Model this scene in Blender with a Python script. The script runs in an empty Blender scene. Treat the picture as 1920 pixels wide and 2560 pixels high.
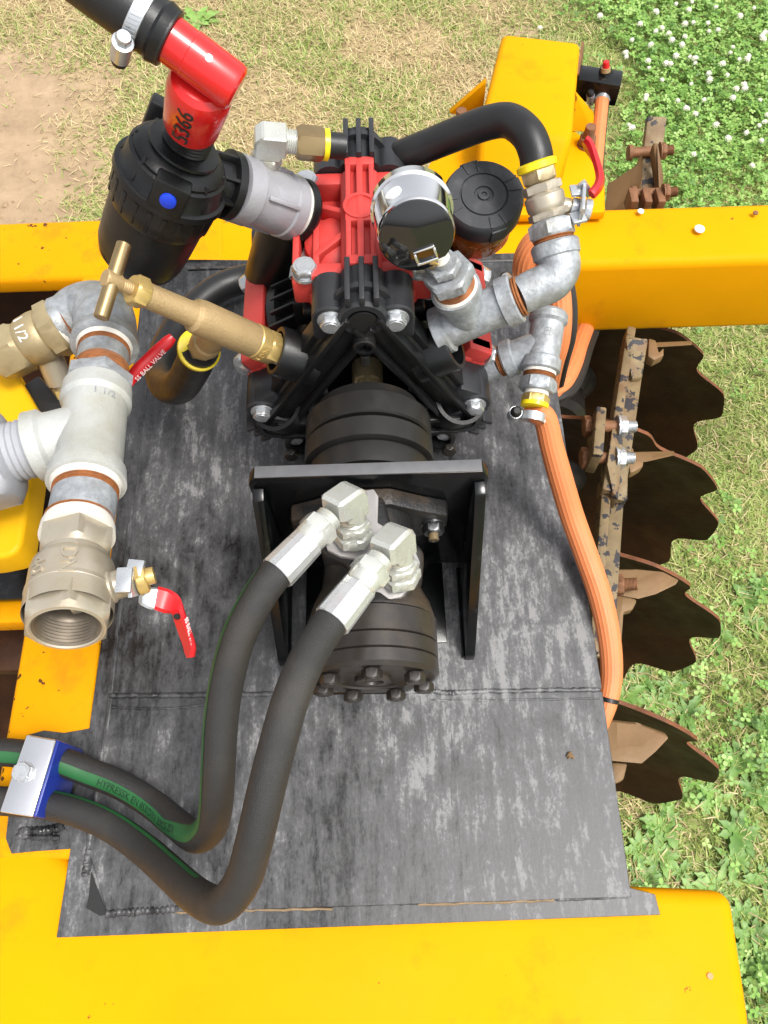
import bpy, bmesh, math, random
import numpy as np
from mathutils import Vector as V, Matrix, Quaternion

random.seed(7); rng = np.random.default_rng(11)
sc = bpy.context.scene
COL = sc.collection

# ------------------------------------------------------------------ camera
H, F, GZ = .8, 1923., -.77          # camera height above the deck plate, focal length in photo pixels, ground level
PT, RO = math.radians(65), math.radians(1.8)
s_, c_ = math.sin(PT), math.cos(PT)
FW = V((0, c_, -s_)); U0 = V((0, s_, c_)); X0 = V((1, 0, 0))
UP = U0*math.cos(RO) + X0*math.sin(RO)
RT = X0*math.cos(RO) - U0*math.sin(RO)
CAM = V((0, 0, H))
cam = bpy.data.objects.new('camera', bpy.data.cameras.new('camera'))
COL.objects.link(cam)
cam.matrix_world = Matrix((( RT.x, UP.x, -FW.x, CAM.x), (RT.y, UP.y, -FW.y, CAM.y), (RT.z, UP.z, -FW.z, CAM.z), (0, 0, 0, 1)))
cam.data.sensor_fit = 'VERTICAL'; cam.data.sensor_height = 36; cam.data.sensor_width = 27
cam.data.lens = F/2560*36
cam.data.clip_start = .01; cam.data.clip_end = 2000
sc.camera = cam

# ------------------------------------------------------------------ light
SUN_EL, SUN_AZ = 66, 120            # azimuth clockwise from +Y: high, on the viewer's right
world = bpy.data.worlds.new('World'); sc.world = world; world.use_nodes = True
nt = world.node_tree; nt.nodes.clear()
wo = nt.nodes.new('ShaderNodeOutputWorld'); bg = nt.nodes.new('ShaderNodeBackground')
sky = nt.nodes.new('ShaderNodeTexSky'); sky.sky_type = 'NISHITA'; sky.sun_disc = False
sky.sun_elevation = math.radians(SUN_EL); sky.sun_rotation = math.radians(SUN_AZ)
sky.dust_density = 4.0; sky.air_density = 1.0
hs = nt.nodes.new('ShaderNodeHueSaturation'); hs.inputs['Saturation'].default_value = .18
nt.links.new(sky.outputs[0], hs.inputs['Color']); nt.links.new(hs.outputs[0], bg.inputs[0])
bg.inputs[1].default_value = .13
nt.links.new(bg.outputs[0], wo.inputs[0])
sl = bpy.data.lights.new('sun', 'SUN'); sl.energy = 1.5; sl.angle = math.radians(16); sl.color = (1, .96, .9)
so = bpy.data.objects.new('sun', sl); COL.objects.link(so)
e, a = math.radians(SUN_EL), math.radians(SUN_AZ)
sd = V((math.sin(a)*math.cos(e), math.cos(a)*math.cos(e), math.sin(e)))
so.rotation_euler = (-sd).to_track_quat('-Z', 'Y').to_euler(); so.location = (0, 0, 5)
vs = sc.view_settings; vs.view_transform = 'Standard'; vs.look = 'None'; vs.gamma = 1; vs.use_curve_mapping = False
vs.exposure = 1.22
sc.render.resolution_x, sc.render.resolution_y = 768, 1024

# ------------------------------------------------------------------ measuring: photo pixel -> point at a height
def P(px, py, z=0.):
    d = RT*((px-960)/F) - UP*((py-1280)/F) + FW
    return CAM + d*((z-H)/d.z)
def S(px, py, z=0.):
    d = RT*((px-960)/F) - UP*((py-1280)/F) + FW
    return (z-H)/d.z/F                       # metres per photo pixel there
def W(px, py, z, w): return w*.5*S(px, py, z)  # radius of something w pixels wide

# ------------------------------------------------------------------ materials
def mat(name, col, rough=.5, metal=0., var=.12, vs=25., bump=0., bs=300., dirt=None, dirt_amt=.4, ds=14., coat=0., stretch=(1, 1, 1), spec=.5,
        chips=None, chip_amt=.0, cs=60., rvar=.08, trans=0., edge=0.):
    m = bpy.data.materials.new(name); m.use_nodes = True
    n = m.node_tree.nodes; l = m.node_tree.links; b = n['Principled BSDF']
    tc = n.new('ShaderNodeTexCoord'); mp = n.new('ShaderNodeMapping'); mp.inputs['Scale'].default_value = stretch
    l.new(tc.outputs['Object'], mp.inputs[0])
    def noise(scale, det=6, r=.6):
        t = n.new('ShaderNodeTexNoise'); t.inputs['Scale'].default_value = scale; t.inputs['Detail'].default_value = det
        t.inputs['Roughness'].default_value = r; l.new(mp.outputs[0], t.inputs['Vector']); return t.outputs['Fac']
    def ramp(f, a, b_, c0=(0, 0, 0, 1), c1=(1, 1, 1, 1)):
        r = n.new('ShaderNodeValToRGB'); r.color_ramp.elements[0].position = a; r.color_ramp.elements[1].position = b_
        r.color_ramp.elements[0].color = c0; r.color_ramp.elements[1].color = c1; l.new(f, r.inputs[0]); return r.outputs[0]
    def mix(f, c0, c1):
        x = n.new('ShaderNodeMix'); x.data_type = 'RGBA'; l.new(f, x.inputs['Factor'])
        for sock, c in ((x.inputs['A'], c0), (x.inputs['B'], c1)):
            if isinstance(c, tuple): sock.default_value = (*c[:3], 1)
            else: l.new(c, sock)
        return x.outputs['Result']
    g = .82                     # the photograph is exposed bright: base colours sit a little lower
    col = tuple(x*g for x in col); dirt = dirt and tuple(x*g for x in dirt); chips = chips and tuple(x*g for x in chips)
    lo = tuple(max(0, x*(1-var)) for x in col); hi = tuple(min(1, x*(1+var)) for x in col)
    nv = noise(vs)
    out = ramp(nv, .3, .7, (*lo, 1), (*hi, 1))
    if dirt:
        f = ramp(noise(ds, 8, .65), .62-dirt_amt*.35, .86-dirt_amt*.35)
        out = mix(f, out, dirt)
    if chips:
        f = ramp(noise(cs, 5, .55), .72-chip_amt*.1, .735-chip_amt*.1)
        out = mix(f, out, chips)
    if edge:   # paint worn off along the corners
        bv_ = n.new('ShaderNodeBevel'); bv_.samples = 6; bv_.inputs['Radius'].default_value = edge; ge = n.new('ShaderNodeNewGeometry')
        dt = n.new('ShaderNodeVectorMath'); dt.operation = 'DOT_PRODUCT'; l.new(bv_.outputs[0], dt.inputs[0]); l.new(ge.outputs['Normal'], dt.inputs[1])
        sb_ = n.new('ShaderNodeMath'); sb_.operation = 'SUBTRACT'; sb_.inputs[0].default_value = 1.; l.new(dt.outputs['Value'], sb_.inputs[1])
        ml = n.new('ShaderNodeMath'); ml.operation = 'MULTIPLY'; l.new(ramp(sb_.outputs[0], .01, .10), ml.inputs[0]); l.new(ramp(noise(38, 8, .7), .56, .60), ml.inputs[1])
        out = mix(ml.outputs[0], out, (.12, .05, .018))
    l.new(out, b.inputs['Base Color'])
    r = n.new('ShaderNodeMapRange'); r.inputs['To Min'].default_value = max(.02, rough-rvar); r.inputs['To Max'].default_value = min(1, rough+rvar)
    r.inputs['From Min'].default_value = .3; r.inputs['From Max'].default_value = .7
    l.new(noise(vs*1.7), r.inputs[0]); l.new(r.outputs[0], b.inputs['Roughness'])
    b.inputs['Metallic'].default_value = metal; b.inputs['Coat Weight'].default_value = coat
    b.inputs['Specular IOR Level'].default_value = spec*.8
    b.inputs['Transmission Weight'].default_value = trans
    if bump:
        bp = n.new('ShaderNodeBump'); bp.inputs['Strength'].default_value = bump; bp.inputs['Distance'].default_value = .002
        l.new(noise(bs, 4), bp.inputs['Height']); l.new(bp.outputs[0], b.inputs['Normal'])
    return m

RUST = (.16, .06, .022)
YEL = mat('yellow_paint', (.74, .322, .0022), .48, var=.07, vs=4, spec=.04, bump=.10, bs=70, chips=(.13, .06, .02), chip_amt=0., cs=46, dirt=(.52, .215, .008), dirt_amt=.12, ds=13, edge=.006, rvar=.14)
YELW = mat('worn_yellow_paint', (.72, .306, .0022), .5, edge=.006, var=.06, vs=9, spec=.06, bump=.08, bs=90, chips=(.11, .045, .015), chip_amt=.65, cs=70, dirt=(.42, .17, .010), dirt_amt=.32, ds=18)
YPL = mat('yellow_plastic', (.74, .40, .006), .5, var=.04, spec=.15)
BLK = mat('gloss_black_paint', (.0045, .005, .0055), .2, var=.3, bump=.05, bs=60, dirt=(.05, .05, .05), dirt_amt=.05, ds=30, spec=.4)
PLB = mat('black_plastic', (.0075, .0078, .0085), .36, var=.25, vs=40, bump=.08, bs=500, dirt=(.030, .026, .022), dirt_amt=.12, ds=18, spec=.4)
PLG = mat('grey_black_plastic', (.022, .023, .026), .40, var=.2, vs=40, bump=.05, bs=500)
CAST = mat('black_cast_iron', (.014, .0138, .0138), .38, var=.2, vs=40, bump=.35, bs=420, dirt=(.10, .068, .042), dirt_amt=.3, ds=11)
CASTB = mat('browned_cast_iron', (.026, .022, .019), .36, var=.25, vs=30, bump=.06, bs=300, dirt=(.070, .050, .034), dirt_amt=.22, ds=16)
OXD = mat('black_oxide_steel', (.020, .0185, .0175), .38, var=.2, vs=30, bump=.05, bs=300, dirt=(.05, .033, .02), dirt_amt=.15, ds=16, metal=.2)
PAD = mat('machined_port_face', (.34, .325, .315), .5, var=.12, vs=30, bump=.03, metal=.2)
RUB = mat('black_rubber', (.012, .012, .0125), .42, var=.18, vs=30, bump=.12, bs=900)
HOSE = mat('hydraulic_rubber', (.022, .0212, .0206), .55, var=.2, vs=14, bump=.5, bs=1100, dirt=(.042, .038, .033), dirt_amt=.3, ds=16)
REDP = mat('red_plastic', (.56, .050, .042), .5, var=.08, vs=30, bump=.06, bs=400)
REDV = mat('red_pvc', (.62, .012, .012), .25, var=.06, vs=12, coat=.3)
REDH = mat('red_vinyl', (.60, .012, .018), .35, var=.08, vs=20)
GALV = mat('galvanised_steel', (.33, .35, .37), .46, metal=.25, var=.32, vs=110, bump=.35, bs=300, dirt=(.22, .215, .19), dirt_amt=.42, ds=34)
GALW = mat('pale_galvanised_steel', (.45, .46, .44), .48, metal=.15, var=.10, vs=50, bump=.25, bs=420, dirt=(.38, .375, .30), dirt_amt=.4, ds=16)
GRYP = mat('grey_painted_casting', (.36, .36, .385), .42, metal=.3, var=.07, vs=30, bump=.22, bs=260)
GREY = mat('light_grey_plastic', (.37, .38, .41), .45, bump=.15, bs=300, dirt=(.28, .28, .27), dirt_amt=.3, ds=20, var=.04, vs=30)
ZINC = mat('zinc_plate', (.62, .63, .58), .30, metal=.55, var=.06, vs=50, dirt=(.52, .47, .33), dirt_amt=.25, ds=20)
ZINB = mat('bright_steel_bolt', (.58, .60, .62), .30, metal=.7, var=.08, vs=60)
ALU = mat('crimped_steel', (.62, .63, .63), .30, metal=.6, var=.06, vs=40, stretch=(1, 1, 1), dirt=(.7, .68, .58), dirt_amt=.25, ds=15)
NICK = mat('nickel_plated_brass', (.50, .445, .35), .36, metal=.6, var=.06, vs=40, bump=.08, bs=500, dirt=(.42, .35, .24), dirt_amt=.3, ds=20)
BRSD = mat('dull_brass', (.40, .32, .18), .45, metal=.4, var=.12, vs=40, bump=.1, bs=400, dirt=(.22, .16, .075), dirt_amt=.3, ds=24)
BRSC = mat('cast_brass', (.46, .325, .16), .45, metal=.4, var=.06, vs=50, bump=.35, bs=520)
BRS = mat('machined_brass', (.62, .44, .16), .33, metal=.55, var=.08, vs=50)
BRSO = mat('oiled_brass', (.36, .26, .13), .32, metal=.85, var=.1, vs=50)
THR = mat('copper_brown_thread', (.28, .10, .03), .6, metal=.2, var=.3, vs=120, bump=.1)
TAPE = mat('white_thread_tape', (.70, .67, .60), .55, var=.06, vs=60, bump=.2, bs=200)
YRING = mat('yellow_ring', (.85, .66, .01), .35, var=.03)
ORG = mat('orange_hose', (.66, .205, .070), .55, var=.08, vs=14, bump=.05, bs=400, dirt=(.55, .15, .05), dirt_amt=.25, ds=18)
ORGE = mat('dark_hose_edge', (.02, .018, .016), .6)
STL = mat('bare_worn_steel', (.19, .135, .065), .6, metal=.1, var=.3, vs=30, bump=.3, bs=160, dirt=(.15, .07, .03), dirt_amt=.35, ds=24, chips=(.026, .023, .026), chip_amt=1.7, cs=64)
SOIL = mat('soil_brown_steel', (.20, .118, .050), .62, metal=.1, var=.2, vs=18, bump=.25, bs=200, dirt=(.2, .11, .05), dirt_amt=.4, ds=20)
DISC = mat('dark_oxidised_disc', (.034, .0125, .0052), .5, var=.4, vs=9, bump=.25, bs=120, dirt=(.075, .030, .010), dirt_amt=.35, ds=10, spec=.2, rvar=.15)
RIM = mat('rusty_disc_rim', (.16, .055, .02), .65, var=.35, vs=60, bump=.4, bs=200)
RSTB = mat('rusty_bolt', (.22, .10, .045), .65, metal=.2, var=.3, vs=60, bump=.4, bs=300)
CHR = mat('chrome', (.82, .82, .82), .09, metal=1., var=.03, rvar=.03)
GBLK = mat('gauge_black_back', (.008, .008, .009), .08, var=.1, rvar=.02, coat=.6)
AMB = mat('amber_bowl', (.34, .095, .010), .12, var=.15, coat=.5, trans=.25)
CHAR = mat('charcoal_cap', (.032, .034, .038), .55, var=.12, vs=40, bump=.1, bs=500, dirt=(.10, .10, .105), dirt_amt=.2, ds=40)
BLUE = mat('blue_plastic', (.012, .03, .25), .35, var=.1)
BLUP = mat('bright_blue_plug', (.01, .05, .62), .4)
GRN = mat('green_hose_stripe', (.014, .105, .028), .55, var=.15, vs=25)
GRNY = mat('olive_hose_stripe', (.14, .20, .03), .5, var=.15, vs=25)
INK = mat('black_marker', (.012, .012, .012), .5)
INKG = mat('dark_green_print', (.006, .03, .01), .55)
WHT = mat('white_print', (.75, .55, .55), .5)
WHS = mat('white_plastic', (.8, .8, .8), .4)
HOLE = mat('dark_bore', (.008, .008, .008), .6)

def deck_mat():
    m = bpy.data.materials.new('blotched_black_deck_paint'); m.use_nodes = True
    n = m.node_tree.nodes; l = m.node_tree.links; b = n['Principled BSDF']
    tc = n.new('ShaderNodeTexCoord')
    def noise(scale, det, r, st, dist=0):
        mp = n.new('ShaderNodeMapping'); mp.inputs['Scale'].default_value = st; l.new(tc.outputs['Object'], mp.inputs[0])
        t = n.new('ShaderNodeTexNoise'); t.inputs['Scale'].default_value = scale; t.inputs['Detail'].default_value = det
        t.inputs['Roughness'].default_value = r; t.inputs['Distortion'].default_value = dist
        l.new(mp.outputs[0], t.inputs['Vector']); return t.outputs['Fac']
    def math_(op, a, b_):
        x = n.new('ShaderNodeMath'); x.operation = op
        for i, v in enumerate((a, b_)):
            if isinstance(v, (int, float)): x.inputs[i].default_value = v
            else: l.new(v, x.inputs[i])
        return x.outputs[0]
    big = noise(4.5, 3, .6, (1, .8, 1)); blot = noise(46, 10, .74, (1, .62, 1), .3); streak = noise(95, 7, .68, (1, .16, 1), .15); fine = noise(330, 4, .7, (1, .6, 1)); rings = noise(42, 3, .5, (1, .8, 1), .5)
    sx = n.new('ShaderNodeSeparateXYZ'); l.new(tc.outputs['Object'], sx.inputs[0])
    big = math_('ADD', big, math_('MULTIPLY', math_('SUBTRACT', sx.outputs['X'], math_('MULTIPLY', sx.outputs['Y'], .45)), .17))   # sky reflection painted into the colour: lighter towards the open front corner
    f = math_('ADD', math_('ADD', math_('MULTIPLY', blot, .56), math_('MULTIPLY', streak, .52)), math_('ADD', math_('MULTIPLY', fine, .26), math_('MULTIPLY', big, .62)))
    f = math_('SUBTRACT', f, .105)
    tide = math_('MULTIPLY', math_('LESS_THAN', math_('ABSOLUTE', math_('SUBTRACT', rings, .52), 0), .006), .035); f = math_('ADD', f, math_('MULTIPLY', tide, math_('GREATER_THAN', big, .42)))
    scr = noise(26, 2, .4, (1, .012, 1), .3); scr2 = noise(30, 2, .4, (.02, 1, 1), .6)
    f = math_('SUBTRACT', f, math_('MULTIPLY', math_('GREATER_THAN', scr, .74), .08)); f = math_('ADD', f, math_('MULTIPLY', math_('GREATER_THAN', scr2, .765), .05))
    r = n.new('ShaderNodeValToRGB'); cr = r.color_ramp
    cr.elements[0].position = .70; cr.elements[0].color = (.009, .0088, .0088, 1)
    cr.elements[1].position = 1.10/1.10; cr.elements[1].color = (.165, .163, .162, 1)
    for p_, c_ in ((.775, .034), (.81, .056), (.845, .068), (.88, .084), (.915, .10), (.95, .15)):
        e1 = cr.elements.new(p_); e1.color = (c_*.60, c_*.60, c_*.62, 1)
    l.new(f, r.inputs[0]); l.new(r.outputs[0], b.inputs['Base Color'])
    rr = n.new('ShaderNodeMapRange'); rr.inputs['From Min'].default_value = .7; rr.inputs['From Max'].default_value = 1.
    rr.inputs['To Min'].default_value = .26; rr.inputs['To Max'].default_value = .6; l.new(f, rr.inputs[0]); l.new(rr.outputs[0], b.inputs['Roughness'])
    bp = n.new('ShaderNodeBump'); bp.inputs['Strength'].default_value = .16; bp.inputs['Distance'].default_value = .002
    l.new(f, bp.inputs['Height']); l.new(bp.outputs[0], b.inputs['Normal'])
    return m
DECK = deck_mat()

# ------------------------------------------------------------------ mesh building
class MB:
    def __init__(s): s.v = []; s.f = []
    def add(s, v, f):
        o = len(s.v); s.v += [V(p) for p in v]; s.f += [[i+o for i in q] for q in f]
    def addbm(s, bm):
        bm.verts.index_update(); s.add([v.co.copy() for v in bm.verts], [[v.index for v in f.verts] for f in bm.faces]); bm.free()
    def mesh(s, name, m, off=V((0, 0, 0)), ang=34):
        me = bpy.data.meshes.new(name); me.from_pydata([tuple(p-off) for p in s.v], [], s.f)
        if isinstance(m, (list, tuple)):
            for q in m: me.materials.append(q)
        else: me.materials.append(m)
        bm = bmesh.new(); bm.from_mesh(me); bmesh.ops.recalc_face_normals(bm, faces=bm.faces); bm.to_mesh(me); bm.free()
        me.polygons.foreach_set('use_smooth', [True]*len(me.polygons)); me.set_sharp_from_angle(angle=math.radians(ang))
        return me
def tag(o, label, cat, group=None, kind=None):
    if label: o['label'] = label
    if cat: o['category'] = cat
    if group: o['group'] = group
    if kind: o['kind'] = kind
    return o
def thing(name, label, cat, loc, group=None):
    o = bpy.data.objects.new(name, None); COL.objects.link(o); o.location = loc; o.empty_display_size = .02
    return tag(o, label, cat, group)
def rootloc(o):
    while o.parent: o = o.parent
    return V(o.location)
def part(name, mb, m, parent, label=None, ang=34):
    off = rootloc(parent) if parent else V((0, 0, 0))
    o = bpy.data.objects.new(name, mb.mesh(name, m, off, ang)); COL.objects.link(o)
    if parent: o.parent = parent
    if label: o['label'] = label
    return o
def inst(name, me, parent, loc, rot=None, scale=None, label=None):
    o = bpy.data.objects.new(name, me); COL.objects.link(o); o.parent = parent
    o.location = V(loc) - (rootloc(parent) if parent else V((0, 0, 0)))
    if rot is not None: o.rotation_euler = rot
    if scale is not None: o.scale = scale
    if label: o['label'] = label
    return o
def perp(d, up=None):
    d = d.normalized(); up = up or (V((0, 0, 1)) if abs(d.z) < .9 else V((0, 1, 0)))
    u = (up - d*up.dot(d)).normalized(); return u, d.cross(u).normalized()
# profile entries: (distance along axis, radius) round, or (distance, radius, across_flats_radius) = hexagon chamfered to 'radius'
def lathe(mb, p0, d, prof, n=32, caps=(True, True), up=None, phase=0.):
    d = V(d).normalized(); u, v = perp(d, up); vs_ = []; fs = []
    for q in prof:
        for k in range(n):
            t = 2*math.pi*k/n + phase
            r = q[1]
            if len(q) == 3:
                ns = 8 if q[2] < 0 else 6; af = abs(q[2]); w = 2*math.pi/ns
                r = min(r, af/math.cos(((t-phase + w/2) % w) - w/2))
            vs_.append(V(p0) + d*q[0] + (u*math.cos(t)+v*math.sin(t))*r)
    for i in range(len(prof)-1):
        for k in range(n):
            a, b = i*n+k, i*n+(k+1) % n; fs.append([a, b, b+n, a+n])
    if caps[0]: fs.append(list(range(n))[::-1])
    if caps[1]: fs.append([(len(prof)-1)*n+k for k in range(n)])
    mb.add(vs_, fs); return mb
def hexp(s0, s1, af):  # chamfered hexagon between two distances
    c = (s1-s0)*.14; R = af*1.16
    return [(s0, af*.97, af), (s0+c, R, af), (s1-c, R, af), (s1, af*.97, af)]
def thread(s0, s1, r, k):
    o = []; st = (s1-s0)/k
    for i in range(k): o += [(s0+st*i, r*.93), (s0+st*(i+.42), r), (s0+st*(i+.58), r)]
    return o + [(s1, r*.93)]
def catmull(pts, sub):
    pts = [V(p) for p in pts]; P_ = [pts[0]*2-pts[1]] + pts + [pts[-1]*2-pts[-2]]; out = []
    for i in range(1, len(P_)-2):
        for k in range(sub):
            t = k/sub; a, b, c, d = P_[i-1:i+3]
            out.append(.5*((2*b)+(c-a)*t+(2*a-5*b+4*c-d)*t*t+(3*b-a-3*c+d)*t**3))
    return out + [pts[-1]]
def frames(path, up=None):
    T = [(path[min(i+1, len(path)-1)]-path[max(i-1, 0)]).normalized() for i in range(len(path))]
    u, _ = perp(T[0], up); us = [u]
    for i in range(1, len(path)):
        u = us[-1].copy(); u.rotate(T[i-1].rotation_difference(T[i])); u = (u-T[i]*u.dot(T[i])).normalized(); us.append(u)
    return T, us
def tube(mb, pts, r, n=20, sub=6, caps=True, up=None, ripple=None, flat=1., smooth=True):
    path = catmull(pts, sub) if smooth else [V(p) for p in pts]
    T, us = frames(path, up); L = len(path); vs_ = []; fs = []
    for i, p in enumerate(path):
        ri = r if isinstance(r, (int, float)) else np.interp(i/(L-1), np.linspace(0, 1, len(r)), r)
        v = T[i].cross(us[i])
        for k in range(n):
            t = 2*math.pi*k/n; rr = ri*(1+(ripple[1]*(1 if math.cos(t*ripple[0]) > 0 else 0) if ripple else 0))
            vs_.append(p + us[i]*math.cos(t)*rr*flat + v*math.sin(t)*rr)
    for i in range(L-1):
        for k in range(n):
            a, b = i*n+k, i*n+(k+1) % n; fs.append([a, b, b+n, a+n])
    if caps: fs.append(list(range(n))[::-1]); fs.append([(L-1)*n+k for k in range(n)])
    mb.add(vs_, fs); return path, T, us
def bevel(bm, w, seg=2, edges=None):
    if w > 0: bmesh.ops.bevel(bm, geom=edges or list(bm.edges), offset=w, segments=seg, affect='EDGES', profile=.5, clamp_overlap=True)
def box(mb, c, sx, sy, sz, rot=None, bv=.001, seg=2):
    bm = bmesh.new(); bmesh.ops.create_cube(bm, size=1)
    for v in bm.verts: v.co = V((v.co.x*sx, v.co.y*sy, v.co.z*sz))
    bevel(bm, bv, seg)
    R = rot if isinstance(rot, Matrix) else Matrix.Identity(3)
    for v in bm.verts: v.co = R @ v.co + V(c)
    mb.addbm(bm); return mb
def bar(mb, a, b, w, h, up=None, bv=.001):  # box from a to b
    a, b = V(a), V(b); d = b-a; u, v = perp(d, up); R = Matrix((v, d.normalized(), u)).transposed()
    return box(mb, (a+b)/2, w, d.length, h, R, bv)
def prism(mb, pts, d, bv=.001, seg=2):  # polygon extruded by the vector d
    bm = bmesh.new(); a = [bm.verts.new(V(p)) for p in pts]; b = [bm.verts.new(V(p)+V(d)) for p in pts]; n = len(pts)
    bm.faces.new(a); bm.faces.new(b[::-1])
    for i in range(n): bm.faces.new([a[i], b[i], b[(i+1) % n], a[(i+1) % n]])
    bmesh.ops.recalc_face_normals(bm, faces=bm.faces); bevel(bm, bv, seg); mb.addbm(bm); return mb
def slab(mb, pix, z, th, bv=.001, seg=2): return prism(mb, [P(x, y, z) for x, y in pix], (0, 0, -th), bv, seg)
def text_mb(s, size, extr=.0003):
    cu = bpy.data.curves.new('txt', 'FONT'); cu.body = s; cu.size = size; cu.extrude = extr; cu.align_x = 'CENTER'; cu.align_y = 'CENTER'; cu.resolution_u = 2
    o = bpy.data.objects.new('txt', cu); me = bpy.data.meshes.new_from_object(o)
    r = ([v.co.copy() for v in me.vertices], [list(p.vertices) for p in me.polygons])
    bpy.data.objects.remove(o); bpy.data.curves.remove(cu); bpy.data.meshes.remove(me); return r
def text_flat(mb, s, size, o, xd, nrm, extr=.0003):
    v, f = text_mb(s, size, extr); xd = V(xd).normalized(); nrm = V(nrm); nrm = (nrm-xd*nrm.dot(xd)).normalized(); yd = nrm.cross(xd)
    mb.add([V(o)+xd*p.x+yd*p.y+nrm*p.z for p in v], f)
def text_cyl(mb, s, size, p0, d, r, face, along=True, extr=.0003):
    # lettering on a cylinder of axis d through p0; 'face' is the outward direction of its middle
    v, f = text_mb(s, size, extr); d = V(d).normalized(); fc = V(face); fc = (fc-d*fc.dot(d)).normalized(); w = fc.cross(d)
    out = []
    for p in v:
        if along: ax, arc = p.x, p.y
        else: ax, arc = -p.y, p.x
        t = arc/r; out.append(V(p0)+d*ax+(fc*math.cos(t)+w*math.sin(t))*(r+p.z))
    mb.add(out, f)
def rot_to(d): return V((0, 0, 1)).rotation_difference(V(d).normalized()).to_euler()

def strip(mb, A, B, th, sub=6, nrm=None):
    # bent sheet between two edge lines, with thickness and rounded rims
    a = catmull(A, sub); b = catmull(B, sub); n = len(a); vs_ = []; fs = []
    for i in range(n):
        t = (a[min(i+1, n-1)]-a[max(i-1, 0)]).normalized(); w = (b[i]-a[i]); wn = w.normalized(); q = t.cross(wn).normalized()*th*.5; e = wn*min(th*.5, w.length*.2)
        vs_ += [a[i], a[i]+e+q, b[i]-e+q, b[i], b[i]-e-q, a[i]+e-q]
    for i in range(n-1):
        for k in range(6): fs.append([i*6+k, i*6+(k+1) % 6, i*6+6+(k+1) % 6, i*6+6+k])
    fs += [list(range(6))[::-1], [(n-1)*6+k for k in range(6)]]
    mb.add(vs_, fs); return mb
# shared bolt meshes (axis +Z)
def hexbolt(name, af, h, washer, m, stud=0, studr=0):
    mb = MB()
    if washer: lathe(mb, (0, 0, 0), (0, 0, 1), [(-.001, washer), (.0016, washer*.98)], 24)
    lathe(mb, (0, 0, .0014), (0, 0, 1), hexp(0, h, af), 36)
    lathe(mb, (0, 0, .0014+h), (0, 0, 1), [(0, af*.78), (.0005, af*.74)], 24)
    if stud: lathe(mb, (0, 0, h), (0, 0, 1), thread(0, stud, studr, max(4, int(stud/.0016))), 16)
    return mb.mesh(name, m)
M_FL = hexbolt('flange_bolt', .0080, .0070, .0118, ZINB)
M_HX = hexbolt('hex_bolt', .0088, .0085, .0105, ZINB)
M_BK = hexbolt('black_bolt', .0068, .0065, 0, CASTB)
M_BKF = hexbolt('dark_bolt', .0088, .0085, .0112, mat('dark_zinc', (.16, .16, .165), .3, metal=.9))
M_RN = hexbolt('rusty_nut', .0125, .011, .015, RSTB, .018, .0085)
M_ZN = hexbolt('zinc_nut', .0125, .010, .015, ZINB, .014, .008)
M_RB = hexbolt('rusty_bolt_head', .0125, .009, 0, RSTB)

# ================================================================== SETTING: ground
def fbm(x, y, seed=0, o=4, f=1.):
    # cheap value noise
    out = np.zeros_like(x); a = .5
    r = np.random.default_rng(seed); tab = r.random((256, 256))
    for k in range(o):
        xi = np.floor(x*f).astype(int); yi = np.floor(y*f).astype(int); fx = x*f-xi; fy = y*f-yi
        fx = fx*fx*(3-2*fx); fy = fy*fy*(3-2*fy)
        g = lambda i, j: tab[(xi+i) % 256, (yi+j) % 256]
        out += a*((g(0, 0)*(1-fx)+g(1, 0)*fx)*(1-fy)+(g(0, 1)*(1-fx)+g(1, 1)*fx)*fy); a *= .5; f *= 2.03
    return out/.94
# how the lawn lies, in metres (x right, y away): bare track on the left, clover bank on the right
def zone(x, y):
    x = x/1.106; y = y/1.106
    n = fbm(x+9, y+4, 3, 4, 2.2)-.5; n2 = fbm(x+2, y+1, 33, 4, 7.)-.5
    dirt = np.clip((-.50 - x + .24*(y-1.9) + n*.55 + n2*.35)*5, 0, 1)*np.clip((2.28-y+n*.5)*5, 0, 1)
    dirt = np.maximum(dirt, .8*np.clip((n2-.16)*9, 0, 1)*(y > 1.4)*(x < .6))
    clover = np.clip((x-.66+n*.30+n2*.15)*9, 0, 1)*np.clip((y-1.42+n*.4)*5, 0, 1)
    low = np.clip((.45-y+n*.9)*3, 0, 1)*np.clip((x-.2)*5, 0, 1)        # leafy patch near the front right
    dry = np.clip((fbm(x-3, y+7, 5, 4, 4.)-.36)*3.4, 0, 1)
    return dirt, clover, low, dry
def height(x, y):
    d, c, l, _ = zone(x, y)
    return GZ + (fbm(x, y, 1, 5, 3.)-.5)*.03 + (fbm(x, y, 2, 4, 17.)-.5)*.012*(1-.5*d)
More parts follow.
